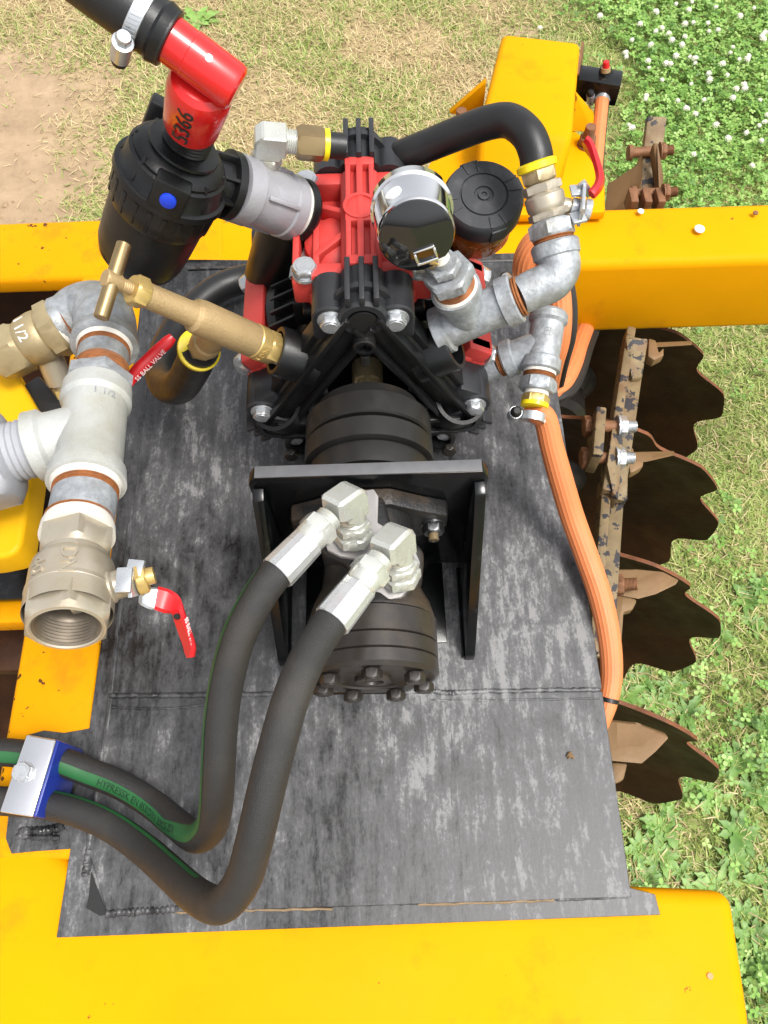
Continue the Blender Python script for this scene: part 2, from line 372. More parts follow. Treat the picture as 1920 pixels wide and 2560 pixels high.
def ground():
    xs = np.concatenate([[-400, -80, -20, -7, -3.6], np.linspace(-2.3, 2.3, 231), [3.6, 7, 20, 80, 400]])
    ys = np.concatenate([[-400, -80, -20, -6, -2.4], np.linspace(-1.2, 3.4, 231), [4.6, 7, 20, 80, 400]])
    X, Y = np.meshgrid(xs, ys); Z = height(X, Y)
    far = (np.abs(X) > 2.4) | (Y > 3.5) | (Y < -1.3); Z[far] = GZ
    nx, ny = len(xs), len(ys); idx = np.arange(nx*ny).reshape(ny, nx)
    q = np.stack([idx[:-1, :-1], idx[:-1, 1:], idx[1:, 1:], idx[1:, :-1]], -1).reshape(-1, 4)
    me = bpy.data.meshes.new('ground'); me.from_pydata(np.stack([X, Y, Z], -1).reshape(-1, 3).tolist(), [], q.tolist())
    d, c, l, dr = zone(X.ravel(), Y.ravel())
    at = me.attributes.new('bare', 'FLOAT', 'POINT'); at.data.foreach_set('value', d.astype(np.float32))
    at = me.attributes.new('leafy', 'FLOAT', 'POINT'); at.data.foreach_set('value', np.clip(c+.5*l+.75*np.clip((X.ravel()-.35)*3, 0, 1), 0, 1).astype(np.float32))
    me.polygons.foreach_set('use_smooth', [True]*len(me.polygons))
    m = bpy.data.materials.new('ground_soil'); m.use_nodes = True; n = m.node_tree.nodes; l_ = m.node_tree.links; b = n['Principled BSDF']
    tc = n.new('ShaderNodeTexCoord')
    def noise(sc_, det, r=.65):
        t = n.new('ShaderNodeTexNoise'); t.inputs['Scale'].default_value = sc_; t.inputs['Detail'].default_value = det; t.inputs['Roughness'].default_value = r
        l_.new(tc.outputs['Object'], t.inputs['Vector']); return t.outputs['Fac']
    def ramp(f, *st):
        r = n.new('ShaderNodeValToRGB'); els = r.color_ramp.elements
        for i, (p, c) in enumerate(st):
            e_ = els[i] if i < 2 else els.new(p)
            e_.position = p; e_.color = (*c, 1)
        l_.new(f, r.inputs[0]); return r.outputs[0]
    def mix(f, a, c):
        x = n.new('ShaderNodeMix'); x.data_type = 'RGBA'; l_.new(f, x.inputs['Factor']); l_.new(a, x.inputs['A']); l_.new(c, x.inputs['B']); return x.outputs['Result']
    soil = ramp(noise(9, 9, .7), (.28, (.20, .135, .08)), (.72, (.36, .26, .16)), (.5, (.285, .20, .12)))
    turf = ramp(noise(30, 8, .7), (.3, (.16, .115, .055)), (.7, (.42, .32, .17)))
    leaf = ramp(noise(40, 6), (.3, (.10, .12, .035)), (.7, (.26, .26, .09)))
    A = n.new('ShaderNodeAttribute'); A.attribute_name = 'bare'; B = n.new('ShaderNodeAttribute'); B.attribute_name = 'leafy'
    l_.new(mix(A.outputs['Fac'], mix(B.outputs['Fac'], turf, leaf), soil), b.inputs['Base Color']); b.inputs['Roughness'].default_value = .9
    bp = n.new('ShaderNodeBump'); bp.inputs['Strength'].default_value = .5; bp.inputs['Distance'].default_value = .006
    l_.new(noise(60, 8, .7), bp.inputs['Height']); l_.new(bp.outputs[0], b.inputs['Normal'])
    me.materials.append(m); o = bpy.data.objects.new('ground', me); COL.objects.link(o); o['kind'] = 'structure'
ground()

def leafmat(name, stops, rough=.55, tr=.25):
    m = bpy.data.materials.new(name); m.use_nodes = True; n = m.node_tree.nodes; l = m.node_tree.links; b = n['Principled BSDF']
    A = n.new('ShaderNodeAttribute'); A.attribute_name = 'tint'; r = n.new('ShaderNodeValToRGB')
    for i, (p, c) in enumerate(stops):
        e_ = r.color_ramp.elements[i] if i < 2 else r.color_ramp.elements.new(p)
        e_.position = p; e_.color = (*c, 1)
    l.new(A.outputs['Fac'], r.inputs[0]); l.new(r.outputs[0], b.inputs['Base Color']); b.inputs['Roughness'].default_value = rough
    t = n.new('ShaderNodeBsdfTranslucent'); l.new(r.outputs[0], t.inputs[0]); mx = n.new('ShaderNodeMixShader'); mx.inputs[0].default_value = tr
    l.new(b.outputs[0], mx.inputs[1]); l.new(t.outputs[0], mx.inputs[2]); l.new(mx.outputs[0], n['Material Output'].inputs[0])
    return m
def npmesh(name, verts, quads, tint_per_vert, m, smooth=True):
    me = bpy.data.meshes.new(name); nv, nf = len(verts), len(quads); k = quads.shape[1]
    me.vertices.add(nv); me.vertices.foreach_set('co', verts.astype(np.float32).ravel())
    me.loops.add(nf*k); me.loops.foreach_set('vertex_index', quads.astype(np.int32).ravel())
    me.polygons.add(nf); me.polygons.foreach_set('loop_start', np.arange(0, nf*k, k, dtype=np.int32))
    me.update(calc_edges=True)
    at = me.attributes.new('tint', 'FLOAT', 'POINT'); at.data.foreach_set('value', tint_per_vert.astype(np.float32))
    me.materials.append(m)
    if smooth: me.polygons.foreach_set('use_smooth', [True]*nf)
    return me
def sample(n, dens, x0=-1.8, x1=1.9, y0=-.8, y1=3.0):
    x = rng.uniform(x0, x1, n*5); y = rng.uniform(y0, y1, n*5); k = rng.random(n*5) < dens(x, y); return x[k][:n], y[k][:n]
def blades(name, x, y, length, width, lean, m, tint, lift=0., curl=.5):
    n = len(x); az = rng.uniform(0, 2*np.pi, n); L = rng.uniform(*length, n); w = rng.uniform(*width, n); ln = rng.uniform(*lean, n)
    z0 = height(x, y)+lift
    dx, dy = np.cos(az), np.sin(az); px, py = -dy, dx; vv = []
    for t, ww in ((0, 1.), (.5, .85), (1., .12)):
        hor = np.sin(ln)*L*t*(1-curl+curl*t); ver = np.cos(ln)*L*t*(1-.35*curl*t*np.sin(ln))
        cx, cy, cz = x+dx*hor, y+dy*hor, z0+ver
        vv += [np.stack([cx-px*w*ww, cy-py*w*ww, cz], 1), np.stack([cx+px*w*ww, cy+py*w*ww, cz], 1)]
    verts = np.stack(vv, 1).reshape(-1, 3); b = (np.arange(n)*6)[:, None]
    quads = np.concatenate([b+np.array([[0, 1, 3, 2]]), b+np.array([[2, 3, 5, 4]])], 1).reshape(-1, 4)
    me = npmesh(name, verts, quads, np.repeat(tint, 6), m); o = bpy.data.objects.new(name, me); COL.objects.link(o); o['kind'] = 'stuff'; return o
G_GRN = leafmat('grass_blades', [(0, (.13, .21, .035)), (1, (.58, .60, .25)), (.5, (.35, .44, .11))], .55, .4)
G_DRY = leafmat('dry_straw', [(0, (.26, .18, .085)), (1, (.66, .55, .32)), (.5, (.48, .375, .19))], .7, .2)
G_CLV = leafmat('clover_leaves', [(0, (.07, .17, .025)), (1, (.40, .56, .17)), (.5, (.22, .40, .075))], .5, .35)
G_WEED = leafmat('weed_leaves', [(0, (.09, .20, .03)), (1, (.34, .48, .14)), (.5, (.20, .35, .075))], .5, .25)

def under(x, y):  # ground in the deep shade of the machine grows little
    return ((x > -.5) & (x < .33) & (y > -.3) & (y < .85))
def d_dry(x, y):
    d, c, l, dr = zone(x, y); return np.clip((.5+.5*dr)*(1-.72*np.clip((x-.35)*4, 0, 1))*(1-.985*d)*(1-.85*c)*(1-.3*l)*(1-.7*under(x, y)), 0, 1)
def d_grn(x, y):
    d, c, l, dr = zone(x, y); p = np.clip((fbm(x+1, y, 8, 5, 6.)-.42)*7, 0, 1); r = np.clip((x-.4)*4, 0, 1)
    return np.clip((.06+.8*p*(1-.3*dr)+.9*r*(1-.4*dr))*(1-.97*d)*(1-.35*c)*(1-.7*under(x, y)), 0, 1)
def d_clv(x, y):
    d, c, l, dr = zone(x, y); p = np.clip((fbm(x+5, y+2, 12, 4, 6.)-.5)*6, 0, 1); r = np.clip((x-.3)*4, 0, 1)
    return np.clip(c+(.22*l*(.2+p)+.22*p*r)*(1-c), 0, 1)*(1-d)*(1-under(x, y))
x, y = sample(95000, d_dry); blades('dry_grass', x, y, (.012, .045), (.0007, .0015), (1.0, 1.52), G_DRY, np.clip(rng.normal(.5, .27, len(x)), 0, 1), .004, .3)
x, y = sample(230000, d_grn); blades('grass', x, y, (.010, .036), (.0009, .0020), (.75, 1.45), G_GRN, np.clip(rng.normal(.5, .25, len(x))+.3*(fbm(x, y, 21, 3, 3.)-.5), 0, 1), 0, .5)

def leaves(name, x, y, r, h, m, tint, trefoil=True):
    n = len(x); az = rng.uniform(0, 2*np.pi, n); R = rng.uniform(*r, n); z0 = height(x, y)+rng.uniform(*h, n)
    tl = rng.uniform(0, .55, n); ta = rng.uniform(0, 2*np.pi, n); vv = []; tt = []
    for j in range(3):
        a_ = az+j*2*np.pi/3+rng.normal(0, .12, n)
        loc = [(0, 0, 0), (.55, -.42, .10), (1.0, -.36, .12), (1.10, 0, .04), (1.0, .36, .12), (.55, .42, .10)]
        for (u, v, w) in loc:
            X = (np.cos(a_)*u-np.sin(a_)*v)*R; Y = (np.sin(a_)*u+np.cos(a_)*v)*R; Z = w*R
            Z = Z+(X*np.cos(ta)+Y*np.sin(ta))*np.tan(tl)
            vv.append(np.stack([x+X, y+Y, z0+Z], 1)); tt.append(tint+(.12 if w < .05 and u > 0 else 0))
    verts = np.stack(vv, 1).reshape(-1, 3); b = (np.arange(n)*18)[:, None]; q = []
    for j in range(3):
        q += [b+6*j+np.array([[0, 1, 2, 3]]), b+6*j+np.array([[0, 3, 4, 5]])]
    quads = np.concatenate(q, 1).reshape(-1, 4)
    me = npmesh(name, verts, quads, np.stack(tt, 1).ravel(), m, False); o = bpy.data.objects.new(name, me); COL.objects.link(o); o['kind'] = 'stuff'
x, y = sample(34000, d_clv); leaves('clover_leaves', x, y, (.004, .0115), (.010, .055), G_CLV, np.clip(rng.normal(.5, .24, len(x))+.5*(fbm(x, y, 41, 3, 7.)-.5), 0, 1))

# clover flowers: a countable few dozen, each one an object
def flower_mesh(k):
    mb = MB(); r = random.Random(k)
    for i in range(34):
        t = math.acos(1-1.55*(i+.5)/34); p = i*2.39996
        d = V((math.sin(t)*math.cos(p), math.sin(t)*math.sin(p), math.cos(t)*.9)); c = d*.0078
        u, v = perp(d); q = .0021*r.uniform(.8, 1.2); tip = d*.0115*r.uniform(.9, 1.12)
        mb.add([c+u*q, c+v*q*.7, c-u*q, c-v*q*.7, tip], [[0, 1, 4], [1, 2, 4], [2, 3, 4], [3, 0, 4]])
    lathe(mb, (0, 0, -.004), (0, 0, 1), [(0, .003), (.005, .0078), (.010, .006)], 8)
    return mb.mesh('flower_head', mat('clover_petals.%d' % k, (.92, .90, .76), .6, var=.12, vs=90, dirt=(.62, .47, .27), dirt_amt=.25, ds=60))
def stem_mesh():
    mb = MB(); tube(mb, [(0, 0, -.06), (.002, 0, -.03), (0, 0, 0)], .0011, 5, 3); return mb.mesh('flower_stem', mat('flower_stem', (.10, .17, .05), .6))
FM = [flower_mesh(k) for k in range(3)]; SM = stem_mesh()
pix = [(1350, 70), (1655, 70), (1672, 84), (1712, 60), (1722, 25), (1733, 56), (1795, 75), (1627, 112), (1680, 100), (1705, 112), (1712, 92), (1772, 78), (1640, 78),
       (1566, 142), (1620, 152), (1622, 170), (1665, 158), (1676, 160), (1725, 142), (1738, 158), (1737, 146), (1770, 58), (1806, 160), (1826, 132), (1832, 118), (1848, 148),
       (1868, 148), (1872, 140), (1905, 90), (1908, 98), (1912, 82), (1728, 210), (1772, 184), (1774, 200), (1818, 188), (1860, 212), (1862, 222), (1840, 222), (1832, 245), (1694, 252),
       (1714, 268), (1716, 272), (1738, 285), (1572, 312), (1580, 320), (1614, 248), (1616, 240), (1790, 312), (1820, 346), (1866, 332), (1898, 314), (1912, 305), (1918, 288), (1734, 386), (1880, 414),
       (1904, 352), (1564, 132), (1500, 40), (1690, 10), (1730, 5), (1790, 18), (1850, 40), (1885, 20), (1640, 30), (1600, 60), (1580, 100), (1900, 250), (1760, 250), (1690, 140), (1655, 200)]
pix += [(random.uniform(1990, 2500), random.uniform(-60, 420)) for _ in range(26)]
for i, (px, py) in enumerate(pix):
    p = P(px, py, GZ+.055)
    r = thing('clover_flower', 'round white clover flower head standing above the green clover leaves', 'flower', p, 'white clover flowers in the clover patch')
    r.rotation_euler = (random.uniform(-.4, .4), random.uniform(-.4, .4), random.uniform(0, 6)); k = random.uniform(.65, 1.15)*.85; r.scale = (k, k, k)
    for nm, me in (('flower_head', FM[i % 3]), ('stem', SM)):
        o = bpy.data.objects.new(nm, me); COL.objects.link(o); o.parent = r

# broad-leaved weeds in the turf
def weed(p, k, size, label, group):
    rn = random.Random(k); mb = MB()
    for i in range(rn.randint(8, 12)):
        a_ = i*2.4+rn.uniform(-.3, .3); L = size*rn.uniform(.7, 1.15); w = L*rn.uniform(.15, .24); el = rn.uniform(.05, .5); d = V((math.cos(a_), math.sin(a_), 0)); sd_ = V((-d.y, d.x, 0)); vs_ = []
        N = 7
        for j in range(N+1):
            t = j/N; c = d*(L*t*math.cos(el*(1-.4*t)))+V((0, 0, L*math.sin(el)*t*(1-.55*t)+.004)); ww = w*math.sin(math.pi*min(.97, .12+t*.86))*(1.15 if j % 2 else .75)
            vs_ += [c+sd_*ww+V((0, 0, ww*.3)), c, c-sd_*ww+V((0, 0, ww*.3))]
        fs = []
        for j in range(N):
            b = 3*j; fs += [[b, b+1, b+4, b+3], [b+1, b+2, b+5, b+4]]
        mb.add(vs_, fs)
    me = bpy.data.meshes.new('weed_plant'); me.from_pydata([tuple(v) for v in mb.v], [], mb.f)
    at = me.attributes.new('tint', 'FLOAT', 'POINT'); at.data.foreach_set('value', np.clip(rng.normal(.36, .14, len(me.vertices))+rn.uniform(-.25, .25), 0, 1).astype(np.float32))
    me.materials.append(G_WEED); me.polygons.foreach_set('use_smooth', [True]*len(me.polygons))
    o = bpy.data.objects.new('weed_plant', me); COL.objects.link(o); o.location = (p.x, p.y, float(height(np.array([p.x]), np.array([p.y]))[0])); tag(o, label, 'weed', group); return o
weed(P(492, 62, GZ), 1, .075, 'bright green dandelion rosette growing in dry grass beyond the red pipe elbow', None)
k = 10
for px, py, sz in [(1600, 1700, .06), (1680, 1720, .055), (1560, 1740, .06), (1640, 1760, .05), (1715, 1780, .06), (1860, 1500, .05), (1880, 1560, .06), (1900, 1470, .06), (1790, 1590, .05), (1720, 1660, .05),
                   (1600, 2120, .055), (1650, 2140, .06), (1700, 2180, .06), (1620, 2200, .06), (1660, 2060, .06), (1735, 2230, .055), (1850, 2290, .06), (1870, 2350, .06), (1880, 2440, .06), (1905, 2200, .06),
                   (1830, 2150, .06), (1790, 2210, .06), (1900, 2400, .06), (1840, 2080, .06), (1780, 2000, .06), (1890, 1980, .06), (1850, 1900, .06), (1905, 1830, .06), (1680, 1980, .05), (1910, 2530, .06), (1830, 1260, .05)]:
    weed(P(px, py, GZ), k, sz*random.uniform(.45, .85), 'broad leaved green weed in the grass on the right of the deck', 'weeds in the turf on the right'); k += 1

# clods on the bare track
x, y = sample(420, lambda x, y: zone(x, y)[0]*.8); mb = MB()
for a_, b_ in zip(x, y):
    r = random.choice([.003, .004, .005, .007, .012])*random.uniform(.6, 1.2); z = float(height(np.array([a_]), np.array([b_]))[0])
    bm = bmesh.new(); bmesh.ops.create_icosphere(bm, subdivisions=1, radius=r)
    for v in bm.verts: v.co = V((v.co.x*random.uniform(.7, 1.3), v.co.y*random.uniform(.7, 1.3), v.co.z*random.uniform(.4, .8)))+V((a_, b_, z))
    mb.addbm(bm)
o = part('soil_clods', mb, mat('soil_clods', (.36, .25, .15), .9, var=.3, vs=20, bump=.4), None, ang=20); o['kind'] = 'stuff'

# ================================================================== DISC GANG (below the frame)
AX = V((.226, .974, 0)).normalized(); LAT = V((.974, -.226, 0)).normalized(); UPZ = V((0, 0, 1))
def disc_mesh(R=.300, notches=10):
    # concave dish, axis +Z (hollow side at -Z), scalloped edge
    prof = []; n = notches*16; vs_ = []; fs = []; rings = [0.0, .05, .12, .18, .22, .258, 1.]
    def edge(t):
        a_ = (t*notches/(2*math.pi)) % 1.; d = abs(a_-.5)/.33
        return R - (.034*math.cos(math.pi/2*d)**1.5 if d < 1 else 0)
    th = .006
    for side in (0, 1):
        for rr in rings:
            for k in range(n):
                t = 2*math.pi*k/n; r = edge(t) if rr == 1. else rr
                z = -(r*r)/(2*.62) + (th if side else 0); vs_.append(V((r*math.cos(t), r*math.sin(t), z)))
    m_ = len(rings)
    for side in (0, 1):
        o = side*m_*n
        for i in range(m_-1):
            for k in range(n):
                a_, b_ = o+i*n+k, o+i*n+(k+1) % n; fs.append([a_, b_, b_+n, a_+n])
    rim = []
    for k in range(n):
        a_, b_ = (m_-1)*n+k, (m_-1)*n+(k+1) % n; rim.append([a_, b_, b_+m_*n, a_+m_*n])
    me = bpy.data.meshes.new('disc_blade'); me.from_pydata([tuple(v) for v in vs_], [], fs+rim); me.materials.append(DISC); me.materials.append(RIM)
    mi = [0]*len(fs)+[1]*len(rim); me.polygons.foreach_set('material_index', mi)
    me.polygons.foreach_set('use_smooth', [True]*len(me.polygons)); me.set_sharp_from_angle(angle=math.radians(40))
    return me
DM = disc_mesh()
hubm = MB(); lathe(hubm, (0, 0, -.1), (0, 0, 1), [(-.0, .05), (.012, .062), (.06, .055), (.09, .075), (.096, .075)], 28); HM = hubm.mesh('spool', CASTB)
RD0 = Matrix((LAT, UPZ.cross(AX)*0+AX.cross(LAT), AX)).transposed()   # local z = gang axis
dl = ['farthest notched disc blade, its top hidden under the rear yellow beam', 'second notched disc blade from the rear beam, dark brown with a rusty rim',
      'third notched disc blade from the rear beam, under the lower end of the scraper bar', 'notched disc blade beside the tied end of the orange hose', 'rusty orange disc blade mostly hidden under the front beam corner']
C0 = V((.250, .446, -.458))
discs = []
for i, k in enumerate([2, 1, 0, -1, -2]):
    c = C0 + AX*(.216*(k if k > -2 else -2.13))
    r = thing('disc_blade', dl[i], 'disc blade', c, 'notched discs of the gang on the right')
    px_, py_ = [(1768, 1003), (1752, 1176), (1757, 1524), (1745, 1860), (1750, 2190)][i]; ray = P(px_, py_, 0)-CAM; hit = CAM+ray*((c-CAM).dot(AX)/ray.dot(AX)); RD = RD0 @ Matrix.Rotation(-math.radians([0, 1, 4, 7, 7][i]), 3, 'X'); w_ = RD.transposed() @ (hit-c)
    q = (RD.to_4x4() @ Matrix.Rotation(math.atan2(w_.y, w_.x)-math.pi/10, 4, 'Z')).to_quaternion(); r.rotation_mode = 'QUATERNION'; r.rotation_quaternion = q
    for nm, me in (('blade', DM), ('spool', HM)):
        o = bpy.data.objects.new(nm, me); COL.objects.link(o); o.parent = r
    discs.append(r)
for k, (c, lab) in enumerate([(P(20, 1060, -.30), 'dark rusty disc blade under the rear left opening of the frame'), (P(-60, 1640, -.45), 'dark disc blade in shade below the large ball valve')]):
    r = thing('disc_blade', lab, 'disc blade', c, 'discs of the gang on the left'); r.rotation_mode = 'QUATERNION'
    r.rotation_quaternion = V((0, 0, -1)).rotation_difference(V((.15, -.75, .55)) if k == 0 else V((.1, -.9, .3)))
    o = bpy.data.objects.new('blade', DM); COL.objects.link(o); o.parent = r

# scraper bar (angle iron) above the discs
def zP(px, py, z): return P(px, py, z)
sb = thing('scraper_bar', 'long worn steel angle bar running above the notched discs', 'steel bar', zP(1500, 1200, -.10))
a0, a1 = zP(1572, 835, -.10), zP(1510, 1240, -.10); b0, b1 = zP(1512, 1200, -.115), zP(1478, 1640, -.115)
m1 = MB(); bar(m1, a0, a1, .012, .034, bv=.002); bar(m1, a0+V((.014, 0, -.012)), a1+V((.014, 0, -.012)), .03, .008, bv=.002); part('upper_bar', m1, STL, sb)
m1 = MB(); bar(m1, b0, b1, .012, .034, bv=.002); bar(m1, b0+V((.014, 0, -.012)), b1+V((.014, 0, -.012)), .03, .008, bv=.002); part('lower_bar', m1, STL, sb)
m1 = MB(); prism(m1, [zP(1535, 1040, -.07), zP(1545, 1046, -.07), zP(1558, 1100, -.07), zP(1546, 1250, -.09), zP(1532, 1230, -.08), zP(1518, 1160, -.07)], (0, 0, -.03), .002); part('clamp_plate', m1, STL, sb)
m1 = MB(); bar(m1, zP(1493, 1042, -.07), zP(1484, 1160, -.07), .013, .05, bv=.002); part('clamp_plate', m1, STL, sb)
m1 = MB(); prism(m1, [zP(1552, 1125, -.09), zP(1572, 1125, -.09), zP(1570, 1250, -.11), zP(1535, 1252, -.11), zP(1540, 1200, -.10)], (0, 0, -.02), .003); part('hanger_plate', m1, STL, sb)
m1 = MB(); prism(m1, [zP(1565, 845, -.07), zP(1622, 845, -.07), zP(1606, 945, -.10), zP(1580, 948, -.10), zP(1572, 900, -.09)], (0, 0, -.03), .003); part('hanger_plate', m1, STL, sb)
for (pa, pb, z) in (((1475, 1066), (1580, 1066), -.075), ((1468, 1145), (1575, 1145), -.085)):
    A, B = zP(*pa, z), zP(*pb, z); d = (B-A).normalized()
    m1 = MB(); lathe(m1, A, d, [(0, .008), ((B-A).length*.75, .008)], 14); part('bolt_shank', m1, RSTB, sb)
    inst('nut', M_ZN, sb, zP(pb[0]-36, pb[1], z), rot_to(d)); inst('bolt_head', M_RB, sb, A+d*.002, rot_to(-d))
def scraper(lab, blade, z, arm, armz):
    r = thing('scraper', lab, 'scraper', zP(*blade[0], z), 'scraper blades between the discs')
    m = MB(); prism(m, [zP(x_, y_, z-.02*(1 if i == 1 else 0)) for i, (x_, y_) in enumerate(blade)], V((0, .004, -.007)), .0015); part('blade', m, SOIL, r)
    m = MB(); prism(m, [zP(x_, y_, armz) for x_, y_ in arm], V((0, 0, -.018)), .003); part('arm', m, SOIL, r); return r
scraper('brown scraper blade just below the rear beam, seen edge on', [(1630, 856), (1731, 852), (1731, 862), (1640, 868)], -.13, [(1622, 845), (1640, 850), (1648, 880), (1660, 868), (1660, 888), (1636, 900), (1620, 890)], -.125)
scraper('narrow pointed scraper blade beside the two zinc nuts of the clamp', [(1585, 1130), (1686, 1128), (1688, 1138), (1620, 1154), (1592, 1158)], -.13, [(1562, 1120), (1584, 1118), (1590, 1150), (1610, 1152), (1608, 1166), (1585, 1180), (1575, 1182)], -.125)
s3 = scraper('broad pointed scraper blade under the lower end of the scraper bar', [(1500, 1424), (1600, 1426), (1662, 1434), (1698, 1450), (1690, 1462), (1640, 1486), (1596, 1498), (1545, 1488)], -.16, [(1530, 1485), (1560, 1480), (1594, 1500), (1582, 1525), (1560, 1530), (1552, 1650), (1525, 1655)], -.165)
inst('nut', M_RN, s3, zP(1535, 1462, -.15), rot_to((1, -.1, .3)))
scraper('broad pointed scraper blade nearest the front beam, beside the deck edge', [(1500, 1800), (1600, 1812), (1665, 1836), (1672, 1846), (1640, 1880), (1605, 1910), (1560, 1906), (1500, 1900)], -.16, [(1530, 1905), (1570, 1908), (1560, 1950), (1545, 1958), (1530, 1960)], -.17)

# second gang hanger beyond the rear beam
hg = thing('gang_hanger', 'rusty bolted disc hanger with upright bar behind the right end of the rear beam', 'hanger', zP(1600, 450, -.1))
m = MB(); prism(m, [zP(1605, 365, -.06), zP(1590, 412, -.08), zP(1518, 460, -.12), zP(1510, 560, -.14), zP(1585, 560, -.14), zP(1606, 440, -.08)], V((.003, 0, -.012)), .002); part('hook_plate', m, SOIL, hg)
m = MB(); bar(m, zP(1640, 295, -.05), zP(1610, 540, -.13), .030, .016, bv=.002); part('upright_bar', m, STL, hg)
m = MB(); prism(m, [zP(1632, 355, -.04), zP(1646, 358, -.04), zP(1660, 440, -.08), zP(1652, 520, -.11), zP(1640, 520, -.11), zP(1644, 440, -.08)], V((0, 0, -.02)), .002); part('side_plate', m, SOIL, hg)
for (px, py) in ((1650, 378), (1658, 482)):
    inst('nut', M_RN, hg, zP(px, py, -.06), rot_to((1, 0, .1)), (.9, .9, .7)); m = MB(); lathe(m, zP(px-80, py+4, -.07), (1, 0, .02), [(0, .012), (.006, .012), (.007, .008), (.05, .008)], 12); part('bolt', m, RSTB, hg)
for px in (1578, 1612, 1645):
    m = MB(); box(m, zP(px, 505, -.07), .012, .03, .03, bv=.002); part('lug', m, RSTB, hg)

# ================================================================== YELLOW FRAME
fr = thing('implement_frame', 'welded yellow painted steel frame carrying the black deck and pump', 'frame', (0, .3, -.15))
m = MB(); yb = .735; box(m, (.38, yb+.053, -.0805), 1.40, .106, .149, bv=.013, seg=4); part('rear_beam', m, YEL, fr)
m = MB(); slab(m, [(-420, 570), (330, 542), (560, 530), (560, 662), (330, 690), (-420, 712)], -.003, .030, .008, 3); part('rear_channel', m, YELW, fr)
m = MB(); slab(m, [(-320, 2150), (-60, 2130), (60, 2060), (260, 2230), (1500, 2215), (1832, 2228), (1884, 2570), (1900, 2860), (-340, 2900)], -.0065, .10, .014, 4); part('front_beam', m, YEL, fr)
m = MB(); slab(m, [(208, 640), (390, 640), (360, 900), (262, 1500), (228, 1800), (220, 2150), (-40, 2150), (12, 1843), (60, 1565), (150, 1035)], -.0050, .085, .006, 3); part('side_beam', m, YELW, fr)
m = MB(); bar(m, P(-260, 1546, -.03), P(90, 1534, -.03), .030, .03, bv=.004); part('cross_brace', m, YELW, fr)
m = MB(); bar(m, P(-260, 1618, -.14), P(110, 1606, -.14), .075, .02, bv=.004); part('cross_brace', m, DISC, fr)
m = MB(); prism(m, [P(1402, 848, -.12), P(1425, 850, -.12), P(1395, 890, -.12), P(1385, 895, -.12)], (0, .02, -.02), .002); part('bracket_tab', m, YELW, fr)
# factory marks on the beams
for (px, py, w, mm) in ((1749, 572, 13, WHS), (1602, 528, 8, WHS), (1889, 532, 7, RSTB), (1775, 2440, 8, mat('faded_paint_dot', (.55, .24, .09), .6))):
    m = MB(); lathe(m, P(px, py, .0002 if py < 1000 else -.0062), (0, 0, 1), [(-.0006, W(px, py, 0, w*2)), (.0008, W(px, py, 0, w*1.9))], 18); part('paint_dot' if py > 1000 or px == 1749 else 'rivet', m, mm, fr)

# drawbar on top of the rear beam
tb = thing('drawbar', 'yellow box drawbar with gussets bolted on top of the rear beam', 'drawbar', P(1330, 400, .02))
m = MB(); slab(m, [(1108, 345), (1122, 292), (1200, 285), (1430, 320), (1482, 360), (1512, 452), (1514, 530), (1080, 545), (1040, 470)], .014, .014, .003); part('flange_plate', m, YEL, tb)
zt = .10
m = MB(); vs_ = [P(1256, 80, .075), P(1453, 103, .075), P(1432, 344, .085), P(1378, 500, .03), P(1190, 480, .03), P(1200, 298, .085)]
bm = bmesh.new(); t_ = [bm.verts.new(p) for p in vs_]; b_ = [bm.verts.new(V((p.x, p.y, -.03 if i in (0, 1) else .0))) for i, p in enumerate(vs_)]
bm.faces.new([t_[0], t_[1], t_[2], t_[5]]); bm.faces.new([t_[5], t_[2], t_[3], t_[4]]); bm.faces.new(b_[::-1])
for i in range(6): bm.faces.new([t_[i], b_[i], b_[(i+1) % 6], t_[(i+1) % 6]])
bmesh.ops.recalc_face_normals(bm, faces=bm.faces); bevel(bm, .010, 3); m.addbm(bm); part('box_tube', m, YEL, tb)
m = MB(); prism(m, [P(1216, 205, .075), P(1124, 284, .018), P(1205, 298, .015)], V((0, .010, 0)), .001); part('gusset', m, YEL, tb)
m = MB(); prism(m, [P(1440, 238, .075), P(1486, 292, .02), P(1482, 330, .015), P(1428, 328, .015)], V((0, .010, 0)), .001); part('gusset', m, YEL, tb)
m = MB(); prism(m, [P(1441, 180, .06), P(1455, 100, .06), P(1447, 215, .0)], V((.004, 0, -.004)), .0005); part('end_edge', m, RSTB, tb)
for px, py in ((1150, 322), (1466, 362)):
    r_ = inst('flange_bolt', M_RN, tb, P(px, py, .015), (0, 0, .3), (.9, .9, 1.05))

# ================================================================== DECK
dk = thing('deck_plate', 'blotchy black painted steel deck plate welded over the yellow frame', 'deck', (0, .35, 0))
m = MB(); slab(m, [(440, 648), (640, 650), (1300, 632), (1300, 700), (400, 800), (330, 1500), (300, 2200), (1500, 2200), (1638, 2236), (1651, 2287), (1300, 2300), (900, 2315), (141, 2344), (176, 2122), (90, 2128), (28, 2134), (14, 2096), (24, 2010), (66, 1838), (110, 1826), (160, 1832), (223, 1821), (252, 1610), (338, 870), (352, 752)], -.0030, .0028, .0004, 1); part('painted_margin', m, DECK, dk)
sheet1 = [(268, 1735), (330, 1290), (383, 827), (406, 710), (470, 677), (700, 668), (1346, 652), (1414, 1110), (1505, 1722)]
sheet2 = [(222, 2130), (268, 1741), (1506, 1728), (1579, 2243), (1200, 2256), (700, 2272), (268, 2286)]
m = MB(); slab(m, sheet1, 0, .006, .0008, 1); part('rear_sheet', m, DECK, dk)
m = MB(); slab(m, sheet2, .0005, .006, .0008, 1); part('front_sheet', m, DECK, dk)
